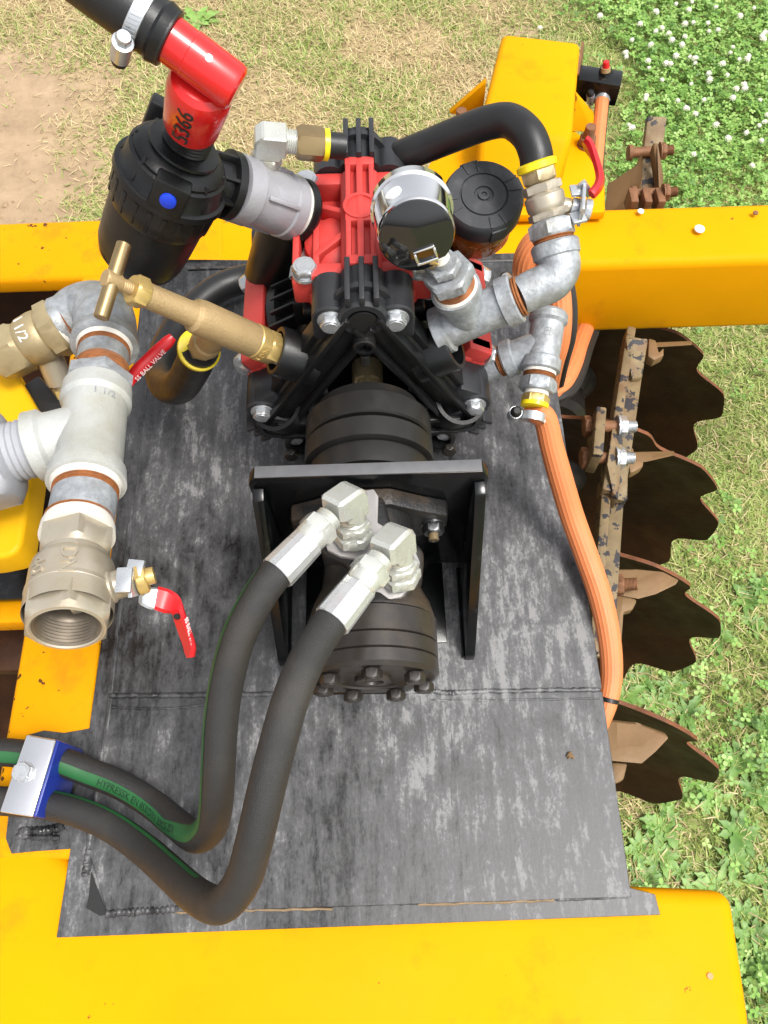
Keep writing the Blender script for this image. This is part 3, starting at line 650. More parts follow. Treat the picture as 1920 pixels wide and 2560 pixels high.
def weld(pts, r, name='weld_bead', mm=DECK, sub=14):
    m = MB(); path = catmull([P(x_, y_, z_) for x_, y_, z_ in pts], sub); L = len(path)
    path = [p+V((random.uniform(-.0006, .0006), random.uniform(-.0006, .0006), 0)) for p in path]
    tube(m, path, [r*(.95+.16*math.sin(i_*2.1)+random.uniform(-.12, .12)) for i_ in range(L)], 8, 1, smooth=False); return part(name, m, mm, dk, ang=60)
RW = mat('rusty_seam', (.22, .15, .08), .7, var=.3, vs=60, bump=.3)
weld([(275, 1740, .0004), (500, 1738, .0004), (760, 1735, .0004)], .0030, sub=26); weld([(990, 1732, .0004), (1080, 1728, .0004), (1120, 1733, .0004), (1180, 1729, .0004), (1350, 1726, .0004), (1500, 1724, .0004)], .0026, sub=16)
weld([(280, 1768, .0004), (400, 1772, .0004), (520, 1762, .0004)], .0016, sub=20); weld([(1080, 1750, .0004), (1500, 1748, .0004)], .0012)
weld([(383, 830, -.002), (358, 1065, -.002)], .0025); weld([(328, 1300, -.002), (268, 1830, -.002)], .0036); weld([(300, 1510, -.001), (272, 1800, -.002)], .0025)
weld([(256, 1880, -.001), (225, 2110, -.002), (214, 2190, -.002)], .0042, sub=22)
weld([(270, 2282, -.002), (360, 2276, -.002), (450, 2271, -.002)], .004, sub=22)
weld([(450, 2274, -.002), (850, 2262, -.002), (1040, 2256, -.002)], .0018); weld([(1390, 2248, -.002), (1570, 2240, -.002)], .002)
weld([(440, 2281, -.001), (600, 2276, -.001), (830, 2272, -.001)], .0012, 'rust_seam', RW); weld([(1045, 2262, -.001), (1280, 2254, -.001), (1385, 2249, -.001)], .0014, 'rust_seam', RW)
weld([(342, 1230, -.0015), (322, 1440, -.0015)], .0012, 'rust_seam', RW); weld([(300, 1545, -.0015), (290, 1650, -.0015)], .0011, 'rust_seam', RW)
weld([(470, 672, -.001), (640, 668, -.001), (1290, 652, -.001)], .003); weld([(50, 2080, -.002), (120, 2075, -.002), (160, 2065, -.002)], .0045, sub=18); weld([(40, 2090, -.002), (150, 2095, -.002)], .003, sub=18)
m = MB(); slab(m, [(222, 2240), (228, 2180), (268, 2286), (250, 2290), (215, 2270)], -.0021, .0012, 0); part('corner_gap', m, HOLE, dk)
husk = thing('seed_husk', 'small pale brown seed husk lying on the front of the deck', 'seed husk', P(1424, 1889, .0005))
m = MB()
for i in range(5): lathe(m, P(1424+random.uniform(-9, 9), 1889+random.uniform(-7, 7), .003), (random.uniform(-1, 1), random.uniform(-1, 1), .2), [(-.003, .0004), (0, .0018), (.003, .0004)], 7)
part('shell', m, SOIL, husk)

# ================================================================== MOTOR BRACKET
CX = -.0125
br = thing('motor_bracket', 'gloss black welded motor bracket with upright plate and two side gussets', 'bracket', (CX, .31, 0))
zb = .215; yB = .308
m = MB(); prism(m, [V((CX+x_, yB, z_)) for x_, z_ in ((-.105, 0), (.105, 0), (.105, zb-.012), (.099, zb), (-.099, zb), (-.105, zb-.012))], (0, .012, 0), .0012); part('upright_plate', m, BLK, br)
m = MB(); box(m, (CX, yB+.006, zb+.0006), .196, .0112, .0014, bv=.0004); part('top_edge_strip', m, mat('grey_top_edge', (.11, .11, .115), .5, var=.15, vs=60), br)  # paler grey strip laid along the plate's top edge
for sx in (-1, 1):
    xx = CX+sx*.1025; m = MB(); prism(m, [V((xx, yB-.001, .0)), V((xx, yB-.001, zb-.016)), V((xx, yB-.012, zb-.02)), V((xx, .200, .012)), V((xx, .198, .0))], (-sx*.010, 0, 0), .001); part('side_gusset', m, BLK, br)
m = MB(); box(m, (CX, .262, .0022), .150, .09, .0035, bv=.0008); part('foot_plate', m, BLK, br)
for sx in (-1, 1):
    m = MB(); tube(m, [V((CX+sx*.094, .300, .003)), V((CX+sx*.0935, .25, .003)), V((CX+sx*.094, .20, .003))], [.004, .0035, .0045], 8, 8); part('weld_bead', m, BLK, br)

# ================================================================== HYDRAULIC MOTOR
MZ = .150; MX = CX-.001
mo = thing('hydraulic_motor', 'black cast iron hydraulic motor with bolted end cover on the bracket', 'motor', (MX, .25, MZ))
def MY(x_, y_, z_): return V((MX+x_, y_, MZ+z_))
m = MB(); prism(m, [MY(x_, yB-.0005, z_) for x_, z_ in ((-.072, -.014), (-.06, -.022), (-.03, -.046), (.03, -.046), (.06, -.022), (.072, -.014), (.072, .014), (.05, .024), (.02, .042), (-.02, .042), (-.05, .024), (-.072, .014))], (0, -.017, 0), .003); part('mounting_flange', m, CAST, mo)
MR = .0560
m = MB(); lathe(m, MY(0, .292, 0), (0, -1, 0), [(0, .040), (.012, .041), (.050, .042), (.066, .044), (.080, .051), (.092, .0545), (.0945, .0545)], 40); part('housing', m, CAST, mo)
m = MB(); lathe(m, MY(0, .1970, 0), (0, -1, 0), [(0, MR-.0015), (.001, MR), (.0215, MR), (.0222, MR-.0012)], 48); part('spacer_plate', m, CASTB, mo)
m = MB(); lathe(m, MY(0, .1745, 0), (0, -1, 0), [(0, MR-.0015), (.001, MR), (.0125, MR), (.0132, MR-.0012)], 48); part('gerotor_ring', m, CASTB, mo)
m = MB(); lathe(m, MY(0, .1610, 0), (0, -1, 0), [(0, MR-.0012), (.001, MR), (.011, MR), (.0145, MR-.0035), (.0147, .036), (.0130, .035), (.0130, .016), (.0165, .0155), (.0165, .009), (.0145, .0085)], 48); part('end_cover', m, CASTB, mo)
for i in range(7):
    t = math.pi/2 + i*2*math.pi/7; inst('cover_bolt', M_BK, mo, MY(.0440*math.cos(t), .1470, .0440*math.sin(t)), rot_to((0, -1, 0)), (1.1, 1.1, 1.25))
padz = .202
m = MB(); slab(m, [(898, 1228), (934, 1222), (946, 1240), (944, 1306), (1000, 1340), (1032, 1362), (1050, 1405), (1040, 1450), (1003, 1492), (960, 1502), (920, 1494), (893, 1440), (888, 1396), (850, 1390), (818, 1374), (808, 1338), (850, 1270)], padz, .006, .0010); part('port_face', m, PAD, mo)
m = MB(); slab(m, [(880, 1245), (960, 1235), (975, 1300), (1060, 1370), (1060, 1420), (1010, 1510), (900, 1510), (870, 1410), (800, 1380), (800, 1330)], padz-.0055, .050, .006, 3); part('port_boss', m, CAST, mo)
for px, py in ((872, 1364), (991, 1470)):
    m = MB(); lathe(m, P(px, py, padz), (0, 0, 1), [(-.0005, W(px, py, padz, 25)), (.0004, W(px, py, padz, 25))], 18); part('tapped_hole', m, HOLE, mo)
for sx, k in ((1, 1), (-1, 0)):
    o = inst('flange_bolt', M_HX, mo, MY(sx*.0585, yB-.0175, -.003), rot_to((0, -1, 0)), (1, 1, 1)); o.data = M_BKF
    m = MB(); lathe(m, MY(sx*.0585, yB-.026, -.003), (0, -1, 0), thread(0, .008, .0052, 5), 16); part('stud_end', m, STL, mo)

# ================================================================== COUPLING
SZ = .158
cp = thing('shaft_coupling', 'round black steel shaft coupling between the bracket and the pump', 'coupling', (CX, .37, SZ))
def CY(y_): return V((CX, y_, SZ))
m = MB(); lathe(m, CY(.322), (0, 1, 0), [(0, .042), (.002, .0555), (.020, .0565), (.022, .056), (.0235, .0535)], 56); part('front_hub', m, OXD, cp)
m = MB(); lathe(m, CY(.3455), (0, 1, 0), [(0, .0580), (.0015, .061), (.0205, .061), (.0220, .0585)], 56); part('middle_ring', m, OXD, cp)
m = MB(); lathe(m, CY(.3712), (0, 1, 0), [(0, .0585), (.0015, .0605), (.0220, .0605), (.0235, .058), (.0245, .052), (.0375, .050), (.040, .047), (.040, .02)], 56); part('rear_hub', m, OXD, cp)
m = MB(); lathe(m, CY(.335), (0, 1, 0), [(0, .052), (.06, .052)], 40); part('rubber_spider', m, HOLE, cp)
for sx in (-1, 1):
    m = MB(); lathe(m, V((CX+sx*.057, .334, SZ-.03)), (sx, 0, -.2), [(0, .005), (.006, .005), (.0065, .003)], 12); part('grub_screw', m, BRS, cp)

# ================================================================== DIAPHRAGM PUMP
PC = V((CX, .525, .170))
pu = thing('diaphragm_pump', 'black and red three cylinder diaphragm pump standing on the deck', 'pump', PC)
def L_(x_, y_, z_): return PC+V((x_, y_, z_))
# crankcase
m = MB(); lathe(m, L_(0, -.062, -.008), (0, 1, 0), [(0, .058), (.004, .064), (.012, .074), (.11, .074), (.13, .06)], 40)
box(m, L_(0, .0, -.115), .15, .12, .05, bv=.006); box(m, L_(0, .0, -.158), .19, .15, .022, bv=.005); part('crankcase', m, PLB, pu)
m = MB(); lathe(m, L_(0, -.064, -.012), (0, -1, 0), [(-.004, .058), (.006, .058), (.008, .055), (.008, .044), (-.004, .042)], 40, (True, False)); part('bearing_ring', m, PLB, pu)
m = MB(); lathe(m, L_(0, -.0605, -.012), (0, -1, 0), [(0, .043), (.0012, .043)], 32); part('shaft_recess', m, HOLE, pu)
m = MB()
pr = [(0, .0155), (.022, .0155), (.023, .0135), (.060, .0135)]; lathe(m, L_(0, -.062, -.012), (0, -1, 0), pr, 24)
for i in range(6):
    t = i*math.pi/3+.5; bar(m, L_(.0135*math.cos(t), -.08, -.012+.0135*math.sin(t)), L_(.0135*math.cos(t), -.115, -.012+.0135*math.sin(t)), .005, .005, up=V((math.cos(t), 0, math.sin(t))), bv=.0005)
part('splined_shaft', m, BRSD, pu)
for t in (.62, 2.52, 1.57):
    m = MB(); lathe(m, L_(.056*math.cos(t), -.066, -.012-.056*math.sin(t)*(-1 if t == 1.57 else .75)), (0, -1, 0), thread(0, .010, .0042, 5), 12); part('stud', m, ZINB, pu)
# one head, outward = +Z, copied to the three sides
def head_parts():
    hp = []
    def add(name, mb, mm, sub=None): hp.append((name, mb.mesh(name, mm), sub))
    Z = V((0, 0, 0))
    # black cylinder neck with fins
    m = MB(); lathe(m, (0, 0, .035), (0, 0, 1), [(0, .056), (.030, .056), (.034, .064), (.044, .064)], 36); box(m, (0, 0, .071), .112, .128, .012, bv=.004); add('cylinder_neck', m, PLB)
    m = MB()
    for k in range(-3, 4): box(m, (0, k*.017, .058), .13, .003, .030, bv=.0006)
    add('cooling_fins', m, PLB)
    # red cover: spine, rails, cross flanges, dome
    m = MB()
    box(m, (0, 0, .088), .098, .126, .022, bv=.006, seg=3)
    box(m, (0, 0, .109), .036, .122, .034, bv=.008, seg=3)
    for sx in (-1, 1):
        for x_ in (.0405, .0585): box(m, (sx*x_, 0, .098), .006, .112, .026, bv=.0015)
        for y_ in (-.052, .052): box(m, (sx*.0495, y_, .097), .024, .018, .028, bv=.003)
        for y_ in (-.054, .054): box(m, (sx*.028, y_, .107), .036, .016, .024, bv=.004)
        lathe(m, (sx*.022, -.006, .095), (0, 0, 1), [(0, .031), (.006, .030), (.012, .024), (.015, .012)], 24)
    box(m, (0, 0, .129), .0060, .122, .012, bv=.0012)
    for sx in (-1, 1): box(m, (sx*.0105, 0, .128), .0048, .122, .012, bv=.0012)
    for y_ in (-.058, 0, .058): box(m, (0, y_, .1275), .0265, .010 if y_ else .030, .0135, bv=.0012)
    lathe(m, (0, .002, .127), (0, 0, 1), [(0, .0155), (.0085, .0150), (.0088, .0118), (.0068, .0112)], 24)
    for sx in (-1, 1):
        for y_, w in ((.030, .006), (-.030, .006)):
            bar(m, (sx*.014, y_*.4, .112), (sx*.041, y_, .104), w, .014, bv=.001)
    add('head_cover', m, REDP)
    # black valve caps front and rear
    for sy in (-1, 1):
        m = MB(); y0 = sy*.081
        for sx in (-1, 1):
            lathe(m, (sx*.0275, sy*.0625, .108), (0, sy, 0), [(0, .0165), (.037, .0165), (.0385, .0150)], 28)
            box(m, (sx*.0275, y0, .094), .033, .037, .026, bv=.002)
        box(m, (0, y0, .100), .05, .036, .034, bv=.003)
        lathe(m, (0, sy*.062, .112), (0, sy, 0), [(0, .0215), (.041, .0215), (.044, .019), (.044, .0135), (.030, .012)], 28)
        lathe(m, (0, sy*.086, .112), (0, sy, 0), [(0, .0215), (.0005, .0268), (.0060, .0268), (.0065, .0215)], 32)
        for x_ in (-.0118, 0, .0118): box(m, (x_, sy*.0835, .1345), .0046, .045, .012, bv=.0008)
        add('valve_cap', m, PLG)
        m = MB(); lathe(m, (0, sy*.1045, .110), (0, sy, 0), [(0, .0125), (.0018, .0125)], 20); add('cap_bore', m, HOLE, True)
        if sy < 0:
            m = MB(); lathe(m, (0, -.098, .086), (0, -1, 0), [(0, .010), (.016, .010), (.017, .009), (.017, .0065), (.008, .006)], 20); lathe(m, (0, -.112, .074), (0, -.3, -1), thread(0, .010, .0045, 4), 12); add('bleed_plug', m, PLB)
    return hp
HP = head_parts()
for i in range(3):
    th = i*2*math.pi/3; R3 = Matrix.Rotation(th, 3, 'Y'); last = None
    for name, me, sub in HP:
        if name == 'bleed_plug' and i: continue
        o = bpy.data.objects.new(name, me); COL.objects.link(o)
        if sub: o.parent = last
        else: o.parent = pu; o.rotation_euler = (0, th, 0); last = o
    for sx in (-1, 1):
        for sy in (-1, 1):
            inst('cap_bolt', M_FL, pu, PC+R3 @ V((sx*.0275, sy*.1005, .108)), rot_to(R3 @ V((0, sy, 0))))
            inst('cover_bolt', M_HX, pu, PC+R3 @ V((sx*.0495, sy*.052, .112)), rot_to(R3 @ V((0, 0, 1))), (1.1, 1.1, 1.05))
# manifold arms between the heads, front and rear
def arm(th0, th1, y_, name):
    a_ = PC+Matrix.Rotation(th0, 3, 'Y') @ V((0, y_, .114)); b_ = PC+Matrix.Rotation(th1, 3, 'Y') @ V((0, y_, .114)); d = (b_-a_).normalized(); out = ((a_+b_)/2-PC); out.y = 0; out.normalize()
    A, B = a_+d*.005, b_-d*.005; m = MB()
    lathe(m, A, d, [(0, .0195), ((B-A).length, .0195)], 26)
    for k in (-1, 1): bar(m, A+out*(.012*k)+V((0, -.018 if y_ < 0 else .018, 0)), B+out*(.012*k)+V((0, -.018 if y_ < 0 else .018, 0)), .0055, .014, up=V((0, 1, 0)), bv=.0012)
    bar(m, A+out*.019, B+out*.019, .020, .008, up=out, bv=.001)
    part(name, m, PLB, pu); return (a_+b_)/2, out
T3 = 2*math.pi/3
midR, outR = arm(0, T3, -.085, 'manifold_arm'); midL, outL = arm(0, -T3, -.085, 'manifold_arm')
arm(0, T3, .085, 'manifold_arm'); arm(0, -T3, .085, 'manifold_arm'); arm(T3, 2*T3, -.085, 'manifold_arm'); arm(T3, 2*T3, .085, 'manifold_arm')
for sx in (-1, 1):  # lower elbows of the front manifold
    m = MB(); c = PC+V((sx*.086, -.083, -.050)); d = V((sx*.30, -.38, .88)).normalized()
    lathe(m, c-d*.03, d, [(0, .024), (.004, .029), (.056, .029), (.058, .0285), (.058, .0245), (.02, .024)], 32); part('manifold_socket', m, PLB, pu)
    m = MB(); lathe(m, c, d, [(0, .0243), (.001, .0243)], 24); part('socket_bore', m, HOLE, pu)
    for (xx, zz, rr) in ((.044, -.058, .010), (.075, -.066, .016)):
        m = MB(); lathe(m, L_(sx*xx, -.09, zz-.02), (0, -1, .25), [(0, rr), (.022, rr), (.023, rr*.9), (.023, rr*.66), (.01, rr*.6)], 20); part('lower_boss', m, PLB, pu)
    inst('lower_bolt', M_FL, pu, L_(sx*.084, -.118, -.085), rot_to((0, -1, .2)), (1, 1, .9)).data = M_BK
# front ports
portL0 = midL-outL*.001; portL = midL+outL*.039; portR0 = midR-outR*.001; portR = midR+outR*.037
for p0, o_, nm in ((portL0, outL, 'port_left'), (portR0, outR, 'port_right')):
    m = MB(); lathe(m, p0, o_, [(0, .0235), (.038, .0235), (.040, .0225), (.040, .0185), (.03, .018)], 32); bar(m, p0+V((0, -.001, .022)), p0+o_*.03+V((0, -.001, .018)), .012, .008, bv=.001); part('outlet_port', m, PLB, pu)
lp0 = P(1118, 940, .115); lpd = (P(1292, 888, .150)-lp0).normalized()
m = MB(); lathe(m, lp0-lpd*.02, lpd, [(0, .0245), (.044, .0245), (.046, .0235), (.046, .0185), (.03, .018)], 32); part('outlet_port', m, PLB, pu)
m = MB(); bar(m, P(772, 480, .245), P(735, 700, .19), .003, .028, bv=.0006); prism(m, [P(762, 612, .262), P(812, 612, .262), P(812, 640, .262), P(752, 640, .262)], (0, 0, -.002), .0005); part('mounting_strap', m, ZINB, pu)
# suction drop pipe behind the left head
m = MB(); tube(m, [P(752, 470, .262), P(735, 540, .24), P(700, 630, .20), P(670, 720, .14)], [.030, .031, .029, .028], 24, 8); part('suction_pipe', m, PLB, pu)
m = MB(); lathe(m, P(660, 700, .12), P(661, 625, .175)-P(660, 700, .12), [(0, .0135), (.085, .0135)], 20); part('hose_tail', m, PLG, pu)
m = MB(); lathe(m, P(661, 622, .177), P(661, 600, .2)-P(661, 622, .177), [(0, .0115), (.006, .0105), (.007, .006)], 14); part('tail_cap', m, WHS, pu)
# drip of thread sealant and tape scrap
m = MB(); tube(m, [P(1128, 884, .19), P(1142, 902, .18), P(1134, 930, .16), P(1146, 968, .14), P(1170, 985, .12), P(1172, 1005, .11)], [.0018, .0014, .0012, .0016, .0014, .001], 6, 6); part('sealant_drip', m, mat('dried_sealant', (.22, .17, .07), .4), pu)
m = MB(); prism(m, [P(1096, 866, .215), P(1090, 872, .213), P(1079, 888, .21), P(1084, 876, .214), P(1086, 866, .216)], (0, 0, -.0008), 0); part('tape_scrap', m, TAPE, pu)

# oil reservoir
ocx, ocy, oz = 1210, 486, .285
oc = P(ocx, ocy, oz); orr = W(ocx, ocy, oz, 205)
orv = thing('oil_reservoir', 'amber oil bowl with ribbed charcoal screw cap beside the gauge', 'oil reservoir', oc)
oax = V((.02, -.22, 1)).normalized()
m = MB(); k = 30
lathe(m, oc-oax*.022, oax, [(0, orr*.95), (.003, orr), (.017, orr), (.0205, orr*.965), (.0222, orr*.93), (.0222, orr*.60), (.0206, orr*.585), (.0206, orr*.56), (.0222, orr*.545), (.0222, orr*.24), (.0205, orr*.225), (.0205, orr*.15), (.0225, orr*.14), (.0225, orr*.07), (.021, orr*.06)], 64)
part('cap', m, CHAR, orv)
for i in range(4):
    t = .35+i*math.pi/2; u, v = perp(oax); 
    for s2 in (-.2, .2):
        d = u*math.cos(t+s2)+v*math.sin(t+s2); m = MB(); bar(m, oc+oax*.0003+d*orr*.64, oc+oax*.0003+d*orr*.95, .0016, .002, up=oax, bv=.0003); part('cap_ridge', m, CHAR, orv)
    d = u*math.cos(t)+v*math.sin(t); m = MB(); w_ = d.cross(oax)
    R = Matrix((w_, d, oax)).transposed(); box(m, oc-oax*.011+d*orr*.985, orr*.42, orr*.08, .016, R, .001); part('grip_lug', m, CHAR, orv)
m = MB(); lathe(m, oc-oax*.0215, -oax, [(0, orr*.85), (.002, orr*.88), (.030, orr*.88), (.038, orr*.80), (.040, orr*.5)], 40); part('oil_bowl', m, AMB, orv)
m = MB(); text_cyl(m, 'LEVEL', .0085, oc-oax*.038, oax, orr*.890, V((0, -1, .1)), along=False, extr=.0005); part('level_lettering', m, mat('raised_amber', (.42, .14, .03), .2), orv)
m = MB(); lathe(m, oc-oax*.060+V((-.012, 0, 0)), V((-.35, 0, -1)), [(0, orr*.5), (.05, orr*.5)], 24); part('bowl_seat', m, PLB, orv)

# ================================================================== PIPE FITTINGS ON THE PUMP, RIGHT SIDE
def axis_(A, B): d = V(B)-V(A); return d, d.length
TA, TB = P(1092, 832, .225), P(1292, 744, .262)
d, Ln = axis_(TA, TB); dn = d.normalized(); rT = W(1190, 790, .245, 104)
tee = thing('pipe_tee', 'large galvanised pipe tee under the pressure gauge with rusty threads', 'pipe fitting', TA, 'galvanised pipe tees')
m = MB(); lathe(m, TA, d, [(0, rT*1.12), (.001, rT*1.20), (.011, rT*1.20), (.013, rT), (Ln-.015, rT), (Ln-.013, rT*1.2), (Ln-.001, rT*1.2), (Ln, rT*1.15)], 44)
B0 = TA.lerp(TB, .42); GB = P(1104, 652, .318); bd, bl = axis_(B0, GB); bn = bd.normalized()
lathe(m, B0, bn, [(0, rT*.95), (bl*.38, rT*.97), (bl*.43, rT*1.15), (bl*.54, rT*1.17), (bl*.545, rT*1.05)], 44); part('tee_body', m, GALV, tee)
m = MB(); text_cyl(m, '\u25c7', .014, TA.lerp(TB, .5), dn, rT*1.005, (.25, -.75, .62), True, .0006); text_cyl(m, 'A', .007, TA.lerp(TB, .5), dn, rT*1.005, (.25, -.75, .62), True, .0006); part('cast_mark', m, GALV, tee)
m = MB(); lathe(m, B0+bn*bl*.545, bn, [(0, rT*1.06), (.0025, rT*1.0)], 36); part('thread_tape', m, TAPE, tee)
m = MB(); lathe(m, B0+bn*bl*.55, bn, thread(.001, bl*.13, rT*.97, 5), 36); part('rusty_thread', m, THR, tee)
m = MB(); lathe(m, B0+bn*bl*.68, bn, hexp(0, bl*.16, rT*1.02), 36); part('reducing_bush', m, GALV, tee)
m = MB(); lathe(m, B0+bn*bl*.83, bn, thread(0, bl*.04, rT*.55, 2), 30); part('rusty_thread', m, THR, tee)
m = MB(); lathe(m, B0+bn*bl*.865, bn, hexp(0, bl*.10, rT*.66), 36); lathe(m, B0+bn*bl*.96, bn, [(0, rT*.45), (.006, rT*.42)], 24); part('small_bush', m, GALV, tee)
m = MB(); lathe(m, B0+bn*(bl*.96+.0055), bn, [(0, rT*.42), (.004, rT*.34), (.007, rT*.36)], 20); part('thread_tape', m, TAPE, tee)
# gauge
gz = .352; gA = P(1030, 480, gz+.002); gB = P(1044, 572, gz-.012)   # body axis: dial side faces away, back faces the viewer
gax = V((.05, -.30, -.25)).normalized()
gback = P(1041, 590, .345); gr = W(1041, 590, .345, 198)
gg = thing('pressure_gauge', 'chrome cased round pressure gauge seen from its black back', 'gauge', gback)
gax = V((.04, -.955, .29)).normalized()            # direction the back faces
m = MB(); lathe(m, gback, -gax, [(0, gr*.93), (.002, gr*.985), (.004, gr), (.038, gr*1.01), (.039, gr*1.03), (.040, gr*1.10), (.048, gr*1.10), (.051, gr*1.03), (.052, gr*.9)], 64); part('case', m, CHR, gg)
m = MB(); lathe(m, gback+gax*.0005, gax, [(-.001, gr*.955), (.0006, gr*.95), (.0014, gr*.90), (.0022, gr*.0)], 64, (True, False)); part('back_cover', m, GBLK, gg)
gu, gv = perp(gax, V((0, 0, 1))); gx = gu.cross(gax)*-1
gx = V((1, 0, 0)); gx = (gx-gax*gx.dot(gax)).normalized(); gy = gax.cross(gx)
m = MB(); cc = gback+gax*.0024+gx*gr*.24-gy*gr*.50; R = Matrix((gx, gy, gax)).transposed() @ Matrix.Rotation(.32, 3, 'Z')
for (ox, oy, sx, sy) in ((0, .0056, .018, .0024), (0, -.0056, .018, .0030), (-.0080, 0, .0026, .0094), (.0080, 0, .0026, .0094)): box(m, cc+R @ V((ox, oy, 0)), sx, sy, .0035, R, .0010)
part('vent_frame', m, CHR, gg)
m = MB(); lathe(m, gback-gax*.018+(-gx*.52+gu*.85).normalized()*gr, (-gx*.52+gu*.85).normalized(), [(-.002, .007), (.0012, .0068), (.0016, .002)], 20); part('filler_plug', m, WHS, gg)
sA = B0+bn*(bl*.96+.011); sB = gback-gax*.016-gy*gr*.96+gx*gr*.05
m = MB(); sd2, sl2 = axis_(sA, sB); lathe(m, sA, sd2, hexp(0, sl2*.55, .0085)+[(sl2*.56, .006), (sl2+.01, .006)], 36); part('brass_stem', m, BRS, gg)
# upper elbow
el = thing('pipe_elbow', 'large galvanised pipe elbow joining the gauge tee to the ball valve', 'pipe fitting', TB)
eA = TB+dn*.002; EB = P(1389, 624, .284); rE = W(1390, 650, .275, 100)
m = MB(); tube(m, [eA, P(1332, 724, .266), P(1378, 703, .270), P(1399, 668, .277), EB], [rE*.92, rE*.98, rE*1.02, rE*1.02, rE*1.02], 36, 8)
ed = (EB-P(1399, 668, .277)).normalized(); ed = (EB+ed*.0)-P(1402, 690, .272); ed.normalize(); lathe(m, EB-ed*.004, ed, [(-.004, rE), (-.002, rE*1.16), (.008, rE*1.2), (.010, rE*1.12)], 40); part('elbow_body', m, GALV, el)
m = MB(); lathe(m, eA-dn*.004, dn, thread(0, .007, rE*1.03, 3), 36); part('rusty_thread', m, THR, el)
m = MB(); lathe(m, EB+ed*.006, ed, thread(0, .005, rE*1.02, 2), 36); part('rusty_thread', m, THR, el)
m = MB(); lathe(m, EB+ed*.010, ed, hexp(0, .014, rE*1.03), 36); part('reducing_bush', m, GALV, el)
# ball valve (small, right)
def lever(root, pts, w, th, sleeve_from, red=REDH, up=None):
    # flat steel handle following pts; red sleeve from index sleeve_from on
    n = len(pts)
    for i in range(n-1):
        pass
bv = thing('ball_valve', 'nickel plated ball valve with red lever above the right galvanised elbow', 'valve', EB)
V0 = EB+ed*.024; V1 = P(1352, 458, .318); vd, vl = axis_(V0, V1); vn = vd.normalized(); rV = W(1368, 520, .3, 92)
m = MB(); lathe(m, V0-vn*.001, vn, [(0, rV*.80), (.003, rV*.84)], 30); part('thread_tape', m, TAPE, bv)
m = MB(); lathe(m, V0, vn, [(.002, rV*.9)] + hexp(.003, vl*.30, rV*.98) + [(vl*.31, rV*.96), (vl*.36, rV*1.03), (vl*.44, rV*1.06), (vl*.68, rV*1.06), (vl*.74, rV*.92)] + hexp(vl*.75, vl, rV*.94), 36, phase=.3); part('valve_body', m, NICK, bv)
st0 = V0.lerp(V1, .50); st1 = P(1438, 520, .305); sdv, slv = axis_(st0, st1); sn = sdv.normalized()
m = MB(); lathe(m, st0, sn, [(0, rV*.46), (slv*.80, rV*.44), (slv*.82, rV*.30), (slv+.006, rV*.28)], 24); part('stem', m, NICK, bv)
m = MB(); lathe(m, st1-sn*.004, sn, hexp(0, .006, .0075), 30); part('packing_nut', m, ZINB, bv)
m = MB(); lathe(m, st1+sn*.0075, sn, hexp(0, .006, .0085), 30); part('lever_nut', m, ZINB, bv)
hz = .312
m = MB(); bar(m, P(1452, 545, hz), P(1456, 478, hz), .003, .020, bv=.0006, up=V((1, 0, 0)).cross(V((0, 1, 0))))
bar(m, P(1426, 478, hz+.004), P(1456, 476, hz+.004), .012, .003, bv=.0006); bar(m, P(1428, 548, hz-.004), P(1462, 540, hz-.004), .012, .003, bv=.0006)
bar(m, P(1456, 478, hz), P(1474, 466, hz+.004), .003, .020, bv=.0006); part('lever_plate', m, ZINB, bv)
m = MB(); strip(m, [P(1478, 478, hz+.006), P(1494, 456, hz+.010), P(1497, 432, hz+.012), P(1487, 392, hz+.016), P(1475, 356, hz+.020), P(1464, 346, hz+.021)], [P(1480, 496, hz-.004), P(1500, 470, hz-.004), P(1502, 440, hz-.004), P(1490, 404, hz-.002), P(1468, 374, hz+.001), P(1460, 352, hz+.004)], .0065)
part('red_lever', m, REDH, bv)
# black hose from the valve over to the pump
hb = thing('rubber_hose', 'thick black rubber hose arching from the right ball valve behind the pump', 'hose', V1)
m = MB(); lathe(m, V1, vn, [(0, rV*.72)]+hexp(.001, .012, rV*.86)+[(.013, rV*.6), (.016, rV*.6)], 36); part('brass_nut', m, BRSD, hb)
rH = W(1330, 400, .33, 84)
m = MB(); c = V1+vn*.0135; lathe(m, c, vn, [(-.003, rH*1.02), (-.002, rH*1.20), (.003, rH*1.20), (.0045, rH*1.02)], 40, (True, True)); part('yellow_ring', m, YRING, hb)
m = MB(); tube(m, [V1+vn*.012, P(1338, 380, .334), P(1318, 335, .340), P(1275, 303, .338), P(1225, 306, .330), P(1150, 332, .315), P(1075, 362, .298), P(1010, 388, .285), P(960, 410, .27)], rH, 28, 8); part('hose_body', m, RUB, hb)

# lower tee with orange hose
lt = thing('pipe_tee', 'smaller galvanised pipe tee below the elbow feeding the orange hose', 'pipe fitting', P(1350, 900, .16), 'galvanised pipe tees')
Q0, Q1 = P(1374, 780, .180), P(1350, 928, .160); qd, ql = axis_(Q0, Q1); qn = qd.normalized(); rQ = W(1360, 860, .17, 84)
m = MB(); lathe(m, Q0, qn, [(0, rQ*1.0), (.003, rQ*1.14), (.010, rQ*1.16), (.013, rQ), (ql-.014, rQ), (ql-.012, rQ*1.16), (ql-.001, rQ*1.18), (ql, rQ*1.1)], 40)
N1 = P(1262, 900, .150); N0 = Q0.lerp(Q1, .56); nd, nl = axis_(N0, N1); nn = nd.normalized(); lathe(m, N0, nn, [(0, rQ*.95), (nl*.72, rQ*.96), (nl*.76, rQ*1.12), (nl, rQ*1.14), (nl+.001, rQ*1.05)], 40); part('tee_body', m, GALV, lt)
